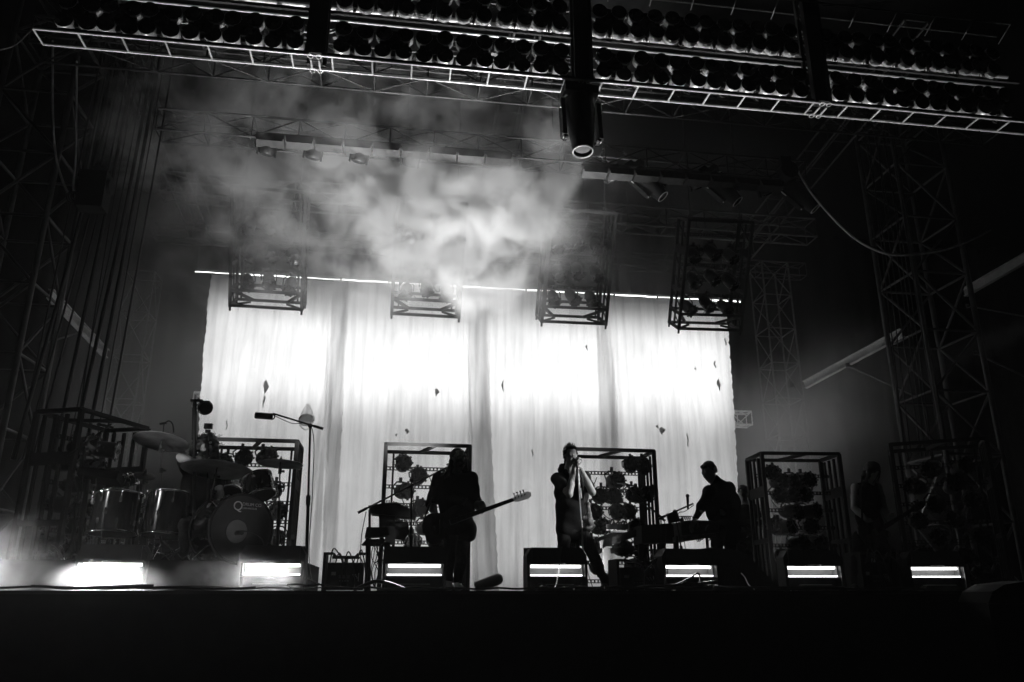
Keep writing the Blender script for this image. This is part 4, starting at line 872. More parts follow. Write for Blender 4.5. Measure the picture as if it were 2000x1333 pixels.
def sdf_mesh(prims, k=.03, vox=.012, fold=None):
    lo = np.full(3, 1e9); hi = np.full(3, -1e9)
    for q in prims:
        if q[0] == 'c':
            for p, r_ in ((q[1], q[3]), (q[2], q[4])): lo = np.minimum(lo, np.array(p) - r_); hi = np.maximum(hi, np.array(p) + r_)
        else: r_ = max(q[2]); lo = np.minimum(lo, np.array(q[1]) - r_); hi = np.maximum(hi, np.array(q[1]) + r_)
    lo -= 3 * vox + .01; hi += 3 * vox + .01; n = np.ceil((hi - lo) / vox).astype(int) + 1
    ax = [lo[i] + vox * np.arange(n[i]) for i in range(3)]
    P = np.stack(np.meshgrid(*ax, indexing='ij'), -1).astype(np.float32); G = field(prims, k, P, fold)
    S = G < 0; sh = tuple(n - 1); acc = np.zeros(sh + (3,), np.float32); cnt = np.zeros(sh, np.float32)
    def sl(o): return tuple(slice(o[i], n[i] - 1 + o[i]) for i in range(3))
    for d in range(3):
        for o1 in (0, 1):
            for o2 in (0, 1):
                o = [0, 0, 0]; e = [i for i in range(3) if i != d]; o[e[0]] = o1; o[e[1]] = o2; p = list(o); p[d] = 1
                A, B = G[sl(o)], G[sl(p)]; cr = (S[sl(o)] != S[sl(p)]); t = np.where(cr, A / np.where(cr, A - B, 1), 0)
                for i in range(3): acc[..., i] += np.where(cr, o[i] + (t if i == d else 0), 0)
                cnt += cr
    act = cnt > 0; idx = -np.ones(sh, np.int64); idx[act] = np.arange(act.sum()); cells = np.argwhere(act)
    vs = lo + vox * (cells + acc[act] / cnt[act][:, None]); fs = []
    for d in range(3):
        e = [(d + 1) % 3, (d + 2) % 3]; s0 = [slice(None)] * 3; s1 = [slice(None)] * 3; s0[d] = slice(0, -1); s1[d] = slice(1, None)
        cr = S[tuple(s0)] != S[tuple(s1)]; pos = np.argwhere(cr); ok = np.all([(pos[:, i] > 0) & (pos[:, i] < n[i] - 1) for i in e], axis=0); pos = pos[ok]
        flip = S[tuple(s0)][tuple(pos.T)]; q = []
        for a, b in ((1, 1), (0, 1), (0, 0), (1, 0)):
            c = pos.copy(); c[:, e[0]] -= a; c[:, e[1]] -= b; q.append(idx[tuple(c.T)])
        q = np.stack(q, 1); q[~flip] = q[~flip][:, ::-1]; fs.append(q)
    fs = np.concatenate(fs); fs = fs[(fs >= 0).all(1)]
    m = MB(); m.v = [tuple(map(float, v)) for v in vs]; m.f = [tuple(map(int, f)) for f in fs]; m.sm = [True] * len(m.f); return m
def cap(a, b, ra, rb=None, k=None):
    r_ = ('c', tuple(a), tuple(b), ra, ra if rb is None else rb); return r_ + (k,) if k else r_
def hand(w, d, nrm, curl=1.0, thumb=1, s=1.0, spread=1.0):
    """w wrist, d direction to the knuckles, nrm palm-facing direction"""
    w, d, nrm = V(w), V(d).normalized(), V(nrm); nrm = (nrm - d * nrm.dot(d)).normalized(); sd = d.cross(nrm) * thumb; out = []
    for i in range(4): out.append(cap(w + sd * (.012 - .008 * i) * s, w + d * .085 * s + sd * (.034 - .021 * i) * s, .017 * s, .0125 * s, .012))
    for i in range(4):
        p = w + d * (.088 - .006 * abs(i - 1.2)) * s + sd * (.034 - .021 * i) * s * spread; L = (.043, .048, .045, .035)[i] * s; a = .35 * curl
        for j, q in enumerate((1, .68, .55)):
            e = d * math.cos(a) + nrm * math.sin(a); p2 = p + e * L * q; out.append(cap(p, p2, (.0105 - .0012 * j) * s, (.0097 - .0012 * j) * s, .004)); p = p2; a += .85 * curl * (1 + .12 * i)
    p = w + d * .02 * s + sd * .026 * s; a = p + (d * .6 + sd * .65 + nrm * .35).normalized() * .045 * s; b = a + (d * .8 + sd * .1 + nrm * .55).normalized() * .034 * s; c = b + (d * .75 - sd * .25 + nrm * .5).normalized() * .026 * s
    out += [cap(p, a, .016 * s, .0125 * s, .012), cap(a, b, .0118 * s, .0108 * s, .004), cap(b, c, .0105 * s, .009 * s, .004)]
    return out
def head(c, f, u, s=1.0, jaw=1.0):
    """c centre of the skull, f facing direction, u up"""
    c, f, u = V(c), V(f).normalized(), V(u); u = (u - f * u.dot(f)).normalized(); r_ = f.cross(u)
    Rm = np.array([[r_.x, f.x, u.x], [r_.y, f.y, u.y], [r_.z, f.z, u.z]]); E = lambda p, rr: ('e', tuple(p), tuple(x * s for x in rr), Rm); q = lambda x, y, z: c + (r_ * x + f * y + u * z) * s
    out = [E(q(0, -.01, .02), (.076, .097, .095)), E(q(0, .03, -.055 * jaw), (.055, .062, .065)), cap(q(0, .088, .015), q(0, .112, -.022), .009 * s, .014 * s, .012), cap(q(-.035, .078, .028), q(.035, .078, .028), .012 * s, .012 * s, .015),
           E(q(-.04, .062, -.02), (.024, .02, .02)), E(q(.04, .062, -.02), (.024, .02, .02)), E(q(-.03, .086, .006), (.012, .008, .008)), E(q(.03, .086, .006), (.012, .008, .008)), cap(q(-.02, .09, -.05), q(.02, .09, -.05), .008 * s, .008 * s, .008), cap(q(-.02, .088, -.062), q(.02, .088, -.062), .008 * s, .008 * s, .008), E(q(0, .075, -.1 * jaw), (.022, .02, .018)),
           E(q(-.079, -.005, -.005), (.011, .02, .032)), E(q(.079, -.005, -.005), (.011, .02, .032))]
    return out, q, E
def person(label, Y, J, sleeve='short', build=1.0, chest=1.0, hair=None, shirt='cloth', legs='jeans', face=(0, -1, 0), tilt=(0, 0, 1), hem=.06, hands=True, vox=.0115, hs=1.0, legw=1.0, shoe='rubber', vest=False, extra=()):
    P = {}
    for k_, v in J.items():
        if k_[:2] in ('di', 'nr', 'th', 'cu', 'se'): continue
        P[k_] = at(v[0], v[1], Y + (v[2] if len(v) > 2 else 0))
    for k_ in ('toeL', 'toeR', 'anL', 'anR'):
        if k_ in P: P[k_].z = max(P[k_].z, .045 if 'toe' in k_ else .1)
    ground = .33 if J.get('seat') else 0
    t = thing('person', label, 'person', (P['neck'].x, Y, ground)); b = build
    sk, q, E = head(P['head'], face, tilt, hs)
    sk.append(cap(P['head'] + V((0, .015, -.06)), P['neck'], .055 * hs, .06 * b, .03)); sk.append(cap(P['neck'], (P['shL'] + P['shR']) / 2 + V((0, 0, -.1)), .06, .1, .05))
    for s in 'LR':
        sh, el, wr = P['sh' + s], P['el' + s], P['wr' + s]; mid = (P['shL'] + P['shR']) / 2
        sk += [cap(mid + V((0, 0, -.06)), sh, .07, .055, .04), cap(sh, sh.lerp(el, .45), .056 * b, .053 * b, .03), cap(sh.lerp(el, .45), el, .052 * b, .041 * b, .02), cap(el, el.lerp(wr, .35), .041 * b, .044 * b, .015), cap(el.lerp(wr, .35), wr, .043 * b, .027, .015)]
        if ('hd' + s) in P or ('dir' + s) in J:
            d = V(J['dir' + s]); nn = V(J['nrm' + s]); sk += hand(wr, d, nn, J.get('curl' + s, 1.2), J.get('th' + s, 1), hs)
    hipc = (P['hipL'] + P['hipR']) / 2
    sk += [cap(mid + V((0, 0, -.1)), hipc, .1, .1, .05)]
    for s in 'LR':
        sk += [cap(P['hip' + s], P['kn' + s], .07, .05, .04), cap(P['kn' + s], P['an' + s], .045, .035, .03)]
    J2 = {k_: v for k_, v in J.items()}
    sdf_mesh(sk, .018, vox * .82).build('body', 'skin', t)
    # shirt
    mid = (P['shL'] + P['shR']) / 2; w = (P['shR'] - P['shL']).length; up = (P['neck'] - hipc).normalized()
    sw = .045 if vest else .0; X1 = V((1, 0, 0))
    S = [cap(P['shL'] + V((sw, 0, 0)), P['shR'] - V((sw, 0, 0)), .068 * b, .068 * b, .05), cap(P['neck'] + V((0, .01, -.035)), mid, .072, .09, .04),
         ('e', tuple(mid - up * .17), (w * .5 + .045 * chest, .125 * chest, .22)), ('e', tuple(mid.lerp(hipc, .6)), (w * .44 + .03 * chest, .125 * chest, .2)),
         cap(hipc + V((-.07 * b * chest, 0, .0)), hipc + V((.07 * b * chest, 0, .0)), .1 * b, .1 * b, .05), cap(hipc + V((-.085 * b * chest, 0, -hem)), hipc + V((.085 * b * chest, 0, -hem)), .085 * b, .085 * b, .05)]
    if sleeve != 'none':
        for s in 'LR':
            sh, el, wr = P['sh' + s], P['el' + s], P['wr' + s]; fr = {'short': .62, 'half': .95, 'long': 1}[sleeve]
            S.append(cap(sh, sh.lerp(el, fr), .072 * b, .066 * b if fr < .8 else .058 * b, .04))
            if sleeve == 'long': S.append(cap(el, el.lerp(wr, .93), .056 * b, .038, .03))
            if sleeve == 'half': S.append(cap(el, el.lerp(wr, .12), .056 * b, .05, .02))
    for e_ in extra: S.append(e_)
    sdf_mesh(S, .05, vox, (.006, 19, len(label) * .7)).build('shirt', shirt, t)
    L = [cap(P['hipL'], P['hipR'], .09, .09, .05), ('e', tuple(hipc), (.14 * b, .105, .12))]
    for s in 'LR':
        hp, kn, an = P['hip' + s], P['kn' + s], P['an' + s]
        L += [cap(hp, kn, .095 * legw, .068 * legw, .05), cap(kn, kn.lerp(an, .4), .066 * legw, .063 * legw, .03), cap(kn.lerp(an, .4), an, .063 * legw, .052 * legw, .03)]
    sdf_mesh(L, .04, vox, (.005, 30, len(label))).build('trousers', legs, t)
    for s in 'LR':
        if 'toe' + s in P:
            an, to = P['an' + s], P['toe' + s]; h = V((an.x, an.y, .05 + ground)); d = (V((to.x, to.y, .04 + ground)) - h)
            d = d.normalized() * .17 if d.length > .01 else V((0, -.17, 0)); d.z = -.008
            h.z = .05 + ground
            sdf_mesh([cap(h - d * .3, h + d * .4, .04, .043, .02), cap(h + d * .4, h + d, .043, .036, .02), cap(h + V((0, 0, .06)), h, .042, .04, .02)], .02, .008).build('shoe', shoe, t)
    if hair: hair(t, q, E, P)
    return t, P, q
def strands(t, pts, n, r_=.004, seed=1, jit=.02):
    m = MB(); rr = random.Random(seed)
    for k in range(n):
        o = V((rr.uniform(-jit, jit), rr.uniform(-jit, jit), rr.uniform(-jit, jit))); base = pts[k % len(pts)]
        m.tube(spline([p + o * (.4 + .6 * i) + V((rr.uniform(-.008, .008),) * 3) for i, p in enumerate(base)], 4), [r_ * (1.3 - j / (4 * (len(base) - 1) + 1)) for j in range(4 * (len(base) - 1) + 1)], 4)
    m.build('hair_strands', 'hair', t)

# ---- singer
def hair_singer(t, q, E, P):
    sdf_mesh([E(q(0, -.03, .045), (.086, .09, .085)), E(q(0, .02, .1), (.07, .06, .03)), E(q(0, -.06, -.01), (.075, .05, .08)), cap(q(-.076, .0, -.03), q(-.078, .01, .04), .014), cap(q(.076, .0, -.03), q(.078, .01, .04), .014)], .02, .009, (.006, 70, 1)).build('hair', 'hair', t)
    rr = random.Random(1); m = MB()
    for k in range(60):
        a = rr.uniform(0, 6.28); b_ = rr.uniform(.1, 1.1); p = q(.08 * math.cos(a) * math.sin(b_), -.02 + .085 * math.sin(a) * math.sin(b_), .05 + .085 * math.cos(b_)); o = (p - q(0, -.02, .03)).normalized()
        m.cyl(p - o * .01, p + o * rr.uniform(.01, .035) + V((rr.uniform(-.012, .012), 0, 0)), .006, .001, n=4)
    m.build('hair_tufts', 'hair', t)
t, PS, q = person('person in a dark hooded top and jeans, hands clasped round a microphone', 9.85, dict(
    head=(1114, 890, -.02), neck=(1113, 918, .02), shL=(1088, 936, .03), shR=(1142, 934, .03), elL=(1112, 966, -.28), elR=(1157, 962, -.16), wrL=(1121, 914, -.17), wrR=(1133, 914, -.15),
    dirL=(.25, -.15, 1), nrmL=(.9, .4, .1), thL=-1, dirR=(-.35, -.1, 1), nrmR=(-.9, .45, .1), thR=1, curlL=1.15, curlR=1.2,
    hipL=(1103, 1036, .02), hipR=(1134, 1036, .02), knL=(1099, 1092, -.06), knR=(1162, 1092, -.1), anL=(1094, 1136, .02), anR=(1180, 1134, .0), toeL=(1092, 1152, -.2), toeR=(1180, 1152, -.25)),
    sleeve='short', build=1.06, chest=1.06, hair=hair_singer, face=(.12, -.97, -.2), hs=1.04, legs='jeans', hem=.06, extra=[('e', at(1117, 1000, 9.87)[:], (.205, .13, .26)), cap(at(1100, 1028, 9.87), at(1137, 1028, 9.87), .1)])
m = sdf_mesh([cap(at(1096, 918, 9.9), at(1130, 918, 9.9), .045, .045), cap(at(1098, 912, 9.95), at(1126, 910, 9.98), .04), cap(at(1104, 922, 9.82), at(1112, 932, 9.8), .035, .02)], .03, .011, (.004, 30, 2)); m.build('hood', 'cloth', t)
m = sdf_mesh([('e', at(1150, 1022, 9.8)[:], (.05, .06, .12)), cap(at(1140, 1012, 9.78), at(1158, 1030, 9.78), .03), cap(at(1148, 985, 9.82), at(1152, 1020, 9.8), .03, .045), cap(at(1144, 1034, 9.76), at(1160, 1028, 9.8), .022, .02)], .03, .01, (.006, 45, 3)); m.build('tied_flannel', 'plaid', t)
MB().tube([at(1146, 1032, 9.72), at(1152, 1031, 9.71), at(1156, 1029, 9.72)], .014).build('belt_buckle', 'alu', t)

# ---- bass player
def hair_bass(t, q, E, P):
    sdf_mesh([E(q(0, -.03, .04), (.088, .095, .09)), cap(q(-.07, -.02, .03), q(-.1, -.01, -.14), .04, .045), cap(q(-.1, -.01, -.14), q(-.14, -.0, -.26), .045, .02), cap(q(.07, -.03, .03), q(.085, -.02, -.12), .03, .035), cap(q(.085, -.02, -.12), q(.1, -.0, -.24), .032, .02), cap(q(0, -.09, .0), q(0, -.08, -.22), .06, .05)], .03, .01, (.005, 55, 2)).build('hair', 'hair', t)
    sdf_mesh([cap(q(-.04, .06, -.08), q(.04, .06, -.08), .03), cap(q(0, .08, -.1), q(0, .07, -.17), .045, .02)], .03, .009, (.004, 80, 2)).build('beard', 'hair', t)
    strands(t, [[q(-.08, -.02, -.05), q(-.13, -.03, -.18), q(-.19, -.02, -.29)], [q(.08, -.02, -.1), q(.12, -.02, -.2), q(.19, 0, -.27)], [q(-.09, .0, .0), q(-.12, .02, -.14), q(-.15, .03, -.26)]], 40, .0035, 3, .03)
    for s in (-1, 1): MB().ring(q(s * .033, .098, .004), (q(s * .033, .2, .0) - q(s * .033, .1, .0)), .026, .0035, 16).build('eyeglass', 'chrome', t)
t, PB, q = person('long-haired bearded person in a long dark shirt playing a bass guitar', 9.8, dict(
    head=(895, 895, -.03), neck=(890, 924, .03), shL=(859, 936, .02), shR=(920, 936, .06), elL=(841, 985, .02), elR=(930, 982, .04), wrL=(853, 1009, -.18), wrR=(941, 1000, -.2),
    dirL=(.7, -.25, -.65), nrmL=(.1, .9, -.3), thL=1, dirR=(-.1, -.5, .75), nrmR=(-.35, .9, .2), thR=-1, curlL=.9, curlR=1.5,
    hipL=(882, 1030, .05), hipR=(905, 1030, .1), knL=(877, 1090, -.12), knR=(900, 1096, .1), anL=(876, 1130, .06), anR=(893, 1136, .16), toeL=(884, 1152, -.2), toeR=(902, 1152, -.1)),
    sleeve='half', build=1.2, chest=1.3, extra=[('e', at(893, 970, 9.85)[:], (.215, .15, .3)), cap(at(886, 1020, 9.87), at(906, 1020, 9.9), .11), cap(at(882, 990, 9.85), at(908, 990, 9.88), .12)], hair=hair_bass, face=(.35, -.93, -.12), hem=.075, shoe='white', shirt='cloth', legs='jeans')
# ---- keyboard player
def hair_short(t, q, E, P):
    sdf_mesh([E(q(0, -.025, .05), (.08, .085, .07)), E(q(0, -.07, .0), (.068, .04, .07)), E(q(0, .04, .09), (.055, .035, .028)), cap(q(-.076, .0, -.02), q(-.076, .01, .04), .012), cap(q(.076, .0, -.02), q(.076, .01, .04), .012)], .02, .009, (.003, 80, 1)).build('hair', 'hair', t)
t, PK, q = person('person in a black jacket bent over the long keyboard, looking down', 10.35, dict(
    head=(1385, 921, 0), neck=(1400, 944, .03), shL=(1386, 960, -.12), shR=(1424, 953, .1), elL=(1371, 990, -.18), elR=(1420, 992, -.1), wrL=(1358, 1014, -.2), wrR=(1388, 1020, -.15),
    dirL=(-.5, -.2, -.6), nrmL=(-.2, 0, -1), thL=1, dirR=(-.7, -.1, -.5), nrmR=(-.2, 0, -1), thR=-1, curlL=.5, curlR=.5,
    hipL=(1402, 1036, .0), hipR=(1428, 1036, .08), knL=(1400, 1092, -.03), knR=(1424, 1092, .06), anL=(1402, 1136, .02), anR=(1426, 1136, .1), toeL=(1390, 1152, -.1), toeR=(1412, 1152, 0)),
    sleeve='long', build=1.15, chest=1.12, extra=[('e', at(1411, 990, 10.38)[:], (.2, .14, .3)), cap(at(1400, 1028, 10.38), at(1432, 1030, 10.4), .09), cap(at(1397, 938, 10.37), at(1410, 952, 10.4), .075, .1), cap(at(1430, 975, 10.42), at(1433, 1030, 10.42), .055)], hair=hair_short, face=(-.85, -.35, -.62), tilt=(-.5, -.2, .8), hem=.1, legs='cloth', hs=1.13)
# ---- musician far back
def hair_curly(t, q, E, P):
    sdf_mesh([E(q(0, -.02, .05), (.095, .1, .09)), E(q(0, -.06, -.02), (.08, .05, .08))], .02, .01, (.009, 60, 1)).build('hair', 'hair', t)
t, PX, q = person('person far back between the keyboard player and the slatted cage, holding a guitar', 12.9, dict(
    head=(1452, 964, 0), neck=(1456, 987, .03), shL=(1440, 997, 0), shR=(1474, 994, 0), elL=(1438, 1020, -.05), elR=(1483, 1015, -.05), wrL=(1448, 1032, -.25), wrR=(1468, 1030, -.25),
    dirL=(.6, -.1, 0), nrmL=(0, 1, 0), thL=1, dirR=(-.6, -.1, 0), nrmR=(0, 1, 0), thR=-1,
    hipL=(1442, 1058, 0), hipR=(1460, 1058, 0), knL=(1440, 1105, 0), knR=(1462, 1105, 0), anL=(1440, 1140, 0), anR=(1464, 1140, 0), toeL=(1438, 1150, -.2), toeR=(1466, 1150, -.2)),
    sleeve='short', hair=hair_curly, face=(-.6, -.75, -.2), vox=.014)
# ---- guitarist at right
def hair_gtr(t, q, E, P):
    sdf_mesh([E(q(0, -.02, .045), (.095, .105, .095)), cap(q(-.08, -.02, .03), q(-.1, .0, -.1), .035, .025), cap(q(.08, -.0, .03), q(.1, .05, -.13), .035, .02), cap(q(0, -.08, .0), q(0, -.07, -.12), .06, .04)], .03, .01, (.006, 55, 4)).build('hair', 'hair', t)
    strands(t, [[q(.08, .02, 0), q(.11, .05, -.1), q(.13, .08, -.2)], [q(-.08, .0, 0), q(-.11, .0, -.08), q(-.13, .0, -.14)], [q(0, .09, .06), q(.03, .13, -.02), q(.05, .14, -.1)]], 36, .0035, 5, .025)
t, PG, q = person('long-haired person in a dark sleeveless top playing guitar at far right', 9.95, dict(
    head=(1704, 922, -.08), neck=(1696, 944, .03), shL=(1671, 953, .02), shR=(1714, 953, .03), elL=(1668, 992, -.02), elR=(1730, 1000, .0), wrL=(1692, 1016, -.2), wrR=(1740, 1022, -.22),
    dirL=(.75, -.1, -.5), nrmL=(0, 1, -.2), thL=1, dirR=(.1, -.35, .7), nrmR=(-.2, .95, .1), thR=-1, curlL=.9, curlR=1.4,
    hipL=(1684, 1052, .03), hipR=(1712, 1052, .03), knL=(1676, 1098, -.05), knR=(1734, 1096, -.05), anL=(1672, 1136, 0), anR=(1748, 1136, 0), toeL=(1662, 1152, -.15), toeR=(1758, 1152, -.15)),
    sleeve='none', vest=True, build=.98, hair=hair_gtr, face=(.35, -.75, -.62), tilt=(.3, -.5, .8), legs='cloth', legw=1.25, hem=.1)
# ---- drummer
def hair_drum(t, q, E, P):
    sdf_mesh([E(q(0, -.03, .04), (.115, .11, .1)), cap(q(-.09, -.02, .0), q(-.12, -.0, -.15), .05, .05), cap(q(.09, -.02, .0), q(.13, -.0, -.17), .05, .045), cap(q(0, -.09, 0), q(0, -.09, -.2), .08, .07)], .03, .011, (.012, 50, 1)).build('hair', 'hair', t)
    m = MB(); rr = random.Random(4)
    for k in range(190):
        a = rr.uniform(0, 6.28); e = rr.uniform(-1.2, 1.2); o = V((math.cos(a) * math.cos(e), math.sin(a) * math.cos(e), math.sin(e))); c = q(rr.uniform(-.06, .06), -.04, -.06 + rr.uniform(-.08, .08)); p = c + V((o.x * .13, o.y * .1, o.z * .14)); pts = []
        w = rr.uniform(0, 6)
        for j in range(9): pts.append(p + o * .006 * j + V((.014 * math.cos(w + j * 1.1), .01 * math.sin(w + j * 1.3), .014 * math.sin(w + j * 1.1) - .003 * j)))
        m.tube(pts, .0028, 4)
    m.build('hair_curls', 'hair', t)
t, PD, q = person('curly-haired drummer leaning over the kit behind the big cymbals, one arm raised', 10.35, dict(seat=(1, 1),
    head=(404, 872, -.1), neck=(394, 900, .02), shL=(366, 916, .0), shR=(420, 918, .0), elL=(352, 893, -.22), elR=(430, 965, -.2), wrL=(378, 899, -.4), wrR=(420, 985, -.45),
    dirL=(.9, -.3, -.1), nrmL=(0, .3, -1), thL=1, dirR=(-.1, -.8, -.1), nrmR=(0, .0, -1), thR=-1,
    hipL=(375, 1020, .1), hipR=(408, 1020, .1), knL=(360, 1025, -.4), knR=(432, 1025, -.4), anL=(360, 1080, -.35), anR=(436, 1080, -.35)),
    sleeve='short', build=1.1, chest=1.2, hair=hair_drum, face=(.25, -.85, -.45), tilt=(.2, -.4, .9), hs=1.12, extra=[('e', at(390, 960, 10.38)[:], (.24, .15, .36))])
for c_ in list(t.children): pass
tag(MB().cyl((PD['hipL'].x + .1, 10.5, .68), (PD['hipL'].x + .1, 10.5, .78), .18, n=24).cyl((PD['hipL'].x + .1, 10.5, RZ), (PD['hipL'].x + .1, 10.5, .68), .03).build('drum_stool', 'black'), 'round stool under the drummer', 'stool')
def stick(a, b, l): tag(MB().cyl(a, b, .008, .005, n=8).sph(b, .008, 8).build('drumstick', 'fret'), l, 'drumstick')
p = PD['wrL'] + V((.08, -.02, -.02)); stick(p - V((.05, 0, -.03)), p + V((.3, -.1, -.02)), 'drumstick in the drummer\'s raised hand')
p = PD['wrR'] + V((0, -.08, 0)); stick(p + V((-.03, .06, .03)), p + V((.1, -.3, -.06)), 'drumstick in the drummer\'s lower hand')

# ------------------------------------------------------------------ guitars
def guitar(label, c, tip, nrm, mat_body, scale=1.0, neck='fret', headpale=False, single=False):
    """c: centre of the body, tip: end of the headstock"""
    c, tip = V(c), V(tip); x = (tip - c).normalized(); nz = V(nrm); nz = (nz - x * nz.dot(x)).normalized(); y = nz.cross(x)
    if y.z < 0: y = -y
    t = thing('guitar', label, 'guitar', c[:]); s = scale; L = (tip - c).length
    out = [(-.23, 0), (-.225, .07), (-.19, .13), (-.12, .165), (-.04, .15), (.02, .125), (.08, .14), (.15, .16), (.2, .15), (.215, .115), (.17, .085), (.13, .05), (.13, -.03), (.15, -.07), (.165, -.11), (.14, -.145), (.08, -.14), (.02, -.11), (-.05, -.125), (-.12, -.165), (-.19, -.15), (-.225, -.09)]
    if single: out = [(-.2, 0), (-.195, .08), (-.15, .15), (-.07, .17), (.0, .13), (.06, .115), (.13, .13), (.175, .1), (.16, .04), (.12, .02), (.12, -.03), (.15, -.08), (.14, -.125), (.08, -.12), (.0, -.125), (-.07, -.165), (-.15, -.15), (-.195, -.08)]
    pts = [V((p[0] * s, p[1] * s, 0)) for p in out]; sm = spline(pts + [pts[0]], 4)[:-1]
    MB().prism([(p.x, p.y) for p in sm], c - nz * .02, x, y, nz * .04).build('guitar_body', mat_body, t)
    MB().prism([(p.x * .62 + .01, p.y * .6 - .02) for p in sm], c + nz * .021, x, y, nz * .003).build('pickguard', 'shell', t)
    e = L - .2 * s; MB().prism([(.06 * s, -.03), (e, -.021), (e, .021), (.06 * s, .03)], c + nz * .02, x, y, nz * .022).build('neck', neck, t)
    MB().prism([(.07 * s, -.028), (e, -.02), (e, .02), (.07 * s, .028)], c + nz * .0425, x, y, nz * .004).build('fretboard', 'body', t)
    h = MB().prism([(e, -.021), (e + .03, -.04), (L - .05, -.05), (L, -.03), (L + .01, .01), (L - .03, .035), (e + .04, .035), (e, .021)], c + nz * .018, x, y, nz * .016).build('headstock', 'white' if headpale else neck, t)
    m = MB()
    for k in range(4): p = c + x * (e + .03 + k * .04) + y * .045 + nz * .02; m.cyl(p - y * .02, p + y * .02, .006).box(p + y * .022, (.022, .022, .01)).cyl(p - y * .035, p - y * .035 + nz * .03, .008)
    m.build('tuning_pegs', 'chrome', h)
    m = MB()
    for k in range(4): m.cyl(c + x * -.12 * s + y * (k - 1.5) * .013 + nz * .05, c + x * (e + .04) + y * (k - 1.5) * .009 + nz * .05, .0012, n=4)
    m.build('strings', 'chrome', t)
    MB().box(c + x * -.12 * s + nz * .032, (.04, .02, .07)).build('bridge', 'chrome', t); MB().prism([(-.02, -.04), (.02, -.04), (.02, .04), (-.02, .04)], c + x * .0 + nz * .024, x, y, nz * .015).build('pickup', 'black', t)
    for k in range(3): p = c + x * (-.1 - .03 * k) * s - y * (.1 - .01 * k) + nz * .02; MB().cyl(p, p + nz * .018, .011).build('control_knob', 'chrome', t)
    return t, x, y, nz
g, x, y, nz = guitar('dark bass guitar with a pale headstock, held by the bearded player', at(868, 1026, 9.52), at(1036, 965, 9.42), (0, -1, .12), 'body', 1.1, 'fret', True)
MB().tube(spline([g.location - x * .26, g.location - x * .2 + y * .1 + V((0, .12, .1)), PB['shL'] + V((.06, -.1, .06)), PB['neck'] + V((.02, .08, -.04)), PB['shR'] + V((.0, .1, -.1)), g.location + x * .27 + y * .14]), .012).build('strap', 'cloth', g)
g, x, y, nz = guitar('dark guitar with light edging, held low by the player at far right', at(1709, 1040, 9.66), at(1803, 982, 9.55), (0, -1, .1), 'shell', 1.05, 'body', False, True)
MB().tube(spline([g.location - x * .2, PG['shL'] + V((.04, -.1, .07)), PG['neck'] + V((0, .08, 0)), g.location + x * .16 + y * .1 + V((0, .3, 0)), g.location + x * .16 + y * .1]), .012).build('strap', 'cloth', g)
g, x, y, nz = guitar('hazy guitar held by the person far back', at(1452, 1034, 12.55), at(1496, 1016, 12.5), (0, -1, 0), 'frame', 1, 'frame', False, True)
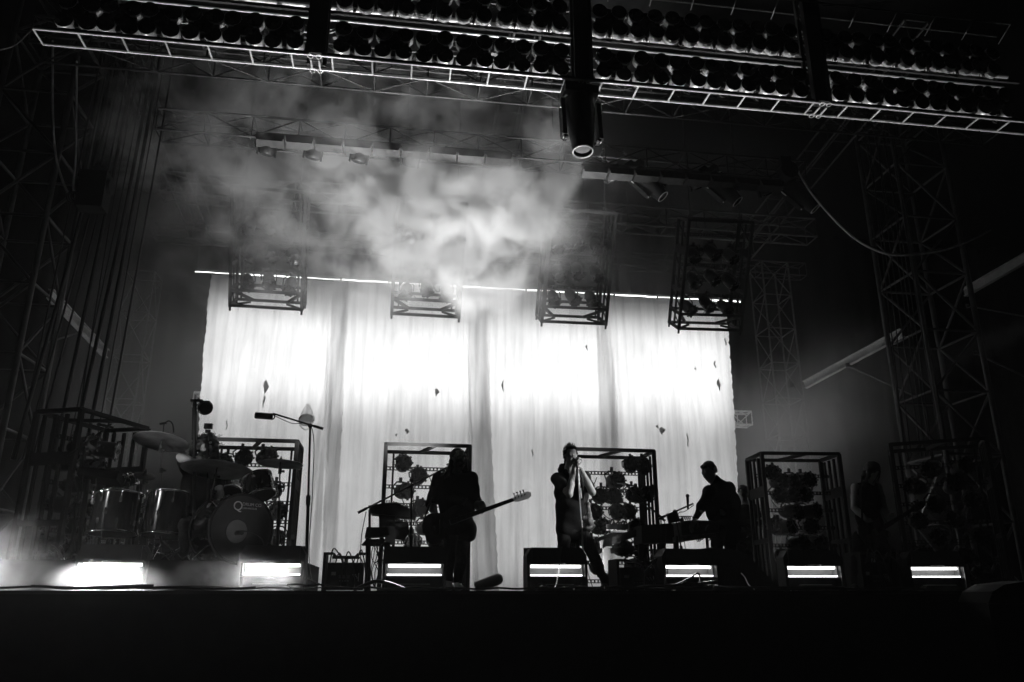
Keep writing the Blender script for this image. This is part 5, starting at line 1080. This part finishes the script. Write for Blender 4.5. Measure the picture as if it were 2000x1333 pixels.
#@@SMOKE
# ------------------------------------------------------------------ haze and smoke
def volmat(name, dens, aniso=.2, col=.9):
    m = bpy.data.materials.new(name); m.use_nodes = True; nt = m.node_tree; nt.nodes.clear()
    out = nt.nodes.new('ShaderNodeOutputMaterial'); pv = nt.nodes.new('ShaderNodeVolumePrincipled')
    pv.inputs['Color'].default_value = (col, col, col, 1); pv.inputs['Anisotropy'].default_value = aniso; pv.inputs['Density'].default_value = dens
    nt.links.new(pv.outputs[0], out.inputs['Volume']); return m, nt, pv
hm, _, _ = volmat('stage_haze', 0.0014, .3)
o = MB().box((2, 17, 4.4), (60, 40, 15)).build('haze', hm); tag(o, 'thin even haze hanging in the air over the whole stage', 'haze', kind='stuff')
def smoke(name, label, bounds, blobs, gain, nscale, lo, hi, warp=.5, aniso=.3, detail=5, step=1.0):
    """blobs: (centre, radii, amount). Lumpy density from noise inside soft ellipsoids"""
    m, nt, pv = volmat(name, 0, aniso, .95); L = nt.links.new
    tc = nt.nodes.new('ShaderNodeTexCoord')
    def math_(op, a, b=None, clamp=False):
        n = nt.nodes.new('ShaderNodeMath'); n.operation = op; n.use_clamp = clamp
        for i, q in enumerate((a, b)):
            if q is None: continue
            if isinstance(q, (int, float)): n.inputs[i].default_value = q
            else: L(q, n.inputs[i])
        return n.outputs[0]
    wn = nt.nodes.new('ShaderNodeTexNoise'); wn.inputs['Scale'].default_value = nscale * .6; wn.inputs['Detail'].default_value = 1
    L(tc.outputs['Object'], wn.inputs[0])
    sb = nt.nodes.new('ShaderNodeVectorMath'); sb.operation = 'SUBTRACT'; L(wn.outputs['Color'], sb.inputs[0]); sb.inputs[1].default_value = (.5, .5, .5)
    sl = nt.nodes.new('ShaderNodeVectorMath'); sl.operation = 'SCALE'; L(sb.outputs[0], sl.inputs[0]); sl.inputs['Scale'].default_value = warp * 2
    ad = nt.nodes.new('ShaderNodeVectorMath'); L(tc.outputs['Object'], ad.inputs[0]); L(sl.outputs[0], ad.inputs[1])
    ns = nt.nodes.new('ShaderNodeTexNoise'); ns.inputs['Scale'].default_value = nscale; ns.inputs['Detail'].default_value = detail; ns.inputs['Roughness'].default_value = .62
    L(ad.outputs[0], ns.inputs[0])
    mr = nt.nodes.new('ShaderNodeMapRange'); mr.inputs[1].default_value = lo; mr.inputs[2].default_value = hi; L(ns.outputs[0], mr.inputs[0])
    tot = None
    for c, rr, am in blobs:
        s = nt.nodes.new('ShaderNodeVectorMath'); s.operation = 'SUBTRACT'; L(ad.outputs[0], s.inputs[0]); s.inputs[1].default_value = c
        d = nt.nodes.new('ShaderNodeVectorMath'); d.operation = 'DIVIDE'; L(s.outputs[0], d.inputs[0]); d.inputs[1].default_value = rr
        ln = nt.nodes.new('ShaderNodeVectorMath'); ln.operation = 'LENGTH'; L(d.outputs[0], ln.inputs[0])
        f = math_('SUBTRACT', 1.0, ln.outputs['Value'], True); f = math_('MULTIPLY', math_('MULTIPLY', f, f), math_('SUBTRACT', 3.0, math_('MULTIPLY', f, 2.0))); f = math_('MULTIPLY', f, am)
        tot = f if tot is None else math_('ADD', tot, f)
    dn = math_('MULTIPLY', tot, mr.outputs[0]); dn = math_('MULTIPLY', dn, gain); L(dn, pv.inputs['Density'])
    m.cycles.volume_step_rate = step
    x0, x1, y0, y1, z0, z1 = bounds
    b = MB().box(((x0 + x1) / 2, (y0 + y1) / 2, (z0 + z1) / 2), (x1 - x0, y1 - y0, z1 - z0))
    o = b.build('smoke', m, None, world=False); tag(o, label, 'smoke', kind='stuff'); return o
def bl(px, py, Y, rpx, rpy, ry, am):
    c = at(px, py, Y); k = (c - CAM).dot(_fw) / F_PX; return (c[:], (rpx * k, ry, rpy * k * 1.15), am)
SY = 12.6
smoke('stage_smoke', 'bright billow of smoke drifting under the roof above the backdrop', (-6.0, 7.0, 10.9, 14.4, 4.4, 9.6), [
    bl(895, 460, SY, 150, 110, 1.5, 1.3), bl(970, 410, SY, 150, 110, 1.5, 1.2), bl(820, 400, SY, 140, 100, 1.4, 1.3), bl(735, 340, SY, 125, 95, 1.3, 1.25), bl(665, 285, SY, 120, 100, 1.3, 1.1), bl(595, 225, SY, 130, 110, 1.3, .85), bl(520, 180, SY, 130, 100, 1.2, .5),
    bl(1050, 350, SY, 105, 105, 1.2, 1.05), bl(1092, 290, SY, 75, 100, 1.1, .75), bl(935, 540, SY, 130, 110, 1.0, .36), bl(940, 610, SY, 110, 90, .9, .15), bl(650, 170, SY, 160, 90, 1.1, .35), bl(840, 230, SY, 260, 120, 1.2, .3), bl(700, 230, SY, 150, 90, 1.2, .4), bl(470, 320, SY, 170, 180, 1.2, .4), bl(760, 400, SY, 560, 400, 1.7, .2), bl(350, 250, SY, 220, 200, 1.3, .25)],
    6, 1.7, .44, .64, .55, detail=6, step=.5)
smoke('low_smoke', 'bright smoke rolling over the floor around the two leftmost footlights', (-6.9, -.1, 8.95, 9.9, .0, 1.1), [
    bl(208, 1145, 9.4, 160, 45, .5, 1.5), bl(20, 1110, 9.5, 110, 120, .6, 1.1), bl(440, 1130, 9.5, 110, 55, .6, 1.0), bl(560, 1135, 9.3, 80, 40, .4, .8)],
    1.6, 2.2, .38, .72, .15, step=.5)
smoke('rear_smoke', 'uneven grey smoke filling the air around and behind the backdrop', (-8.5, 13, 11.7, 20.2, .05, 9.8), [
    bl(330, 720, 15, 360, 460, 3.5, 1.3), bl(750, 290, 14.5, 520, 300, 3.2, 1.0), bl(1640, 870, 15.5, 300, 240, 3.5, 2.6), bl(1300, 400, 14.5, 420, 300, 3, .55), bl(1100, 800, 14.5, 900, 500, 3.2, .5), bl(60, 1100, 13, 300, 200, 2, .8)],
    .11, .32, .3, .62, .8, aniso=.2, detail=2, step=1.0)
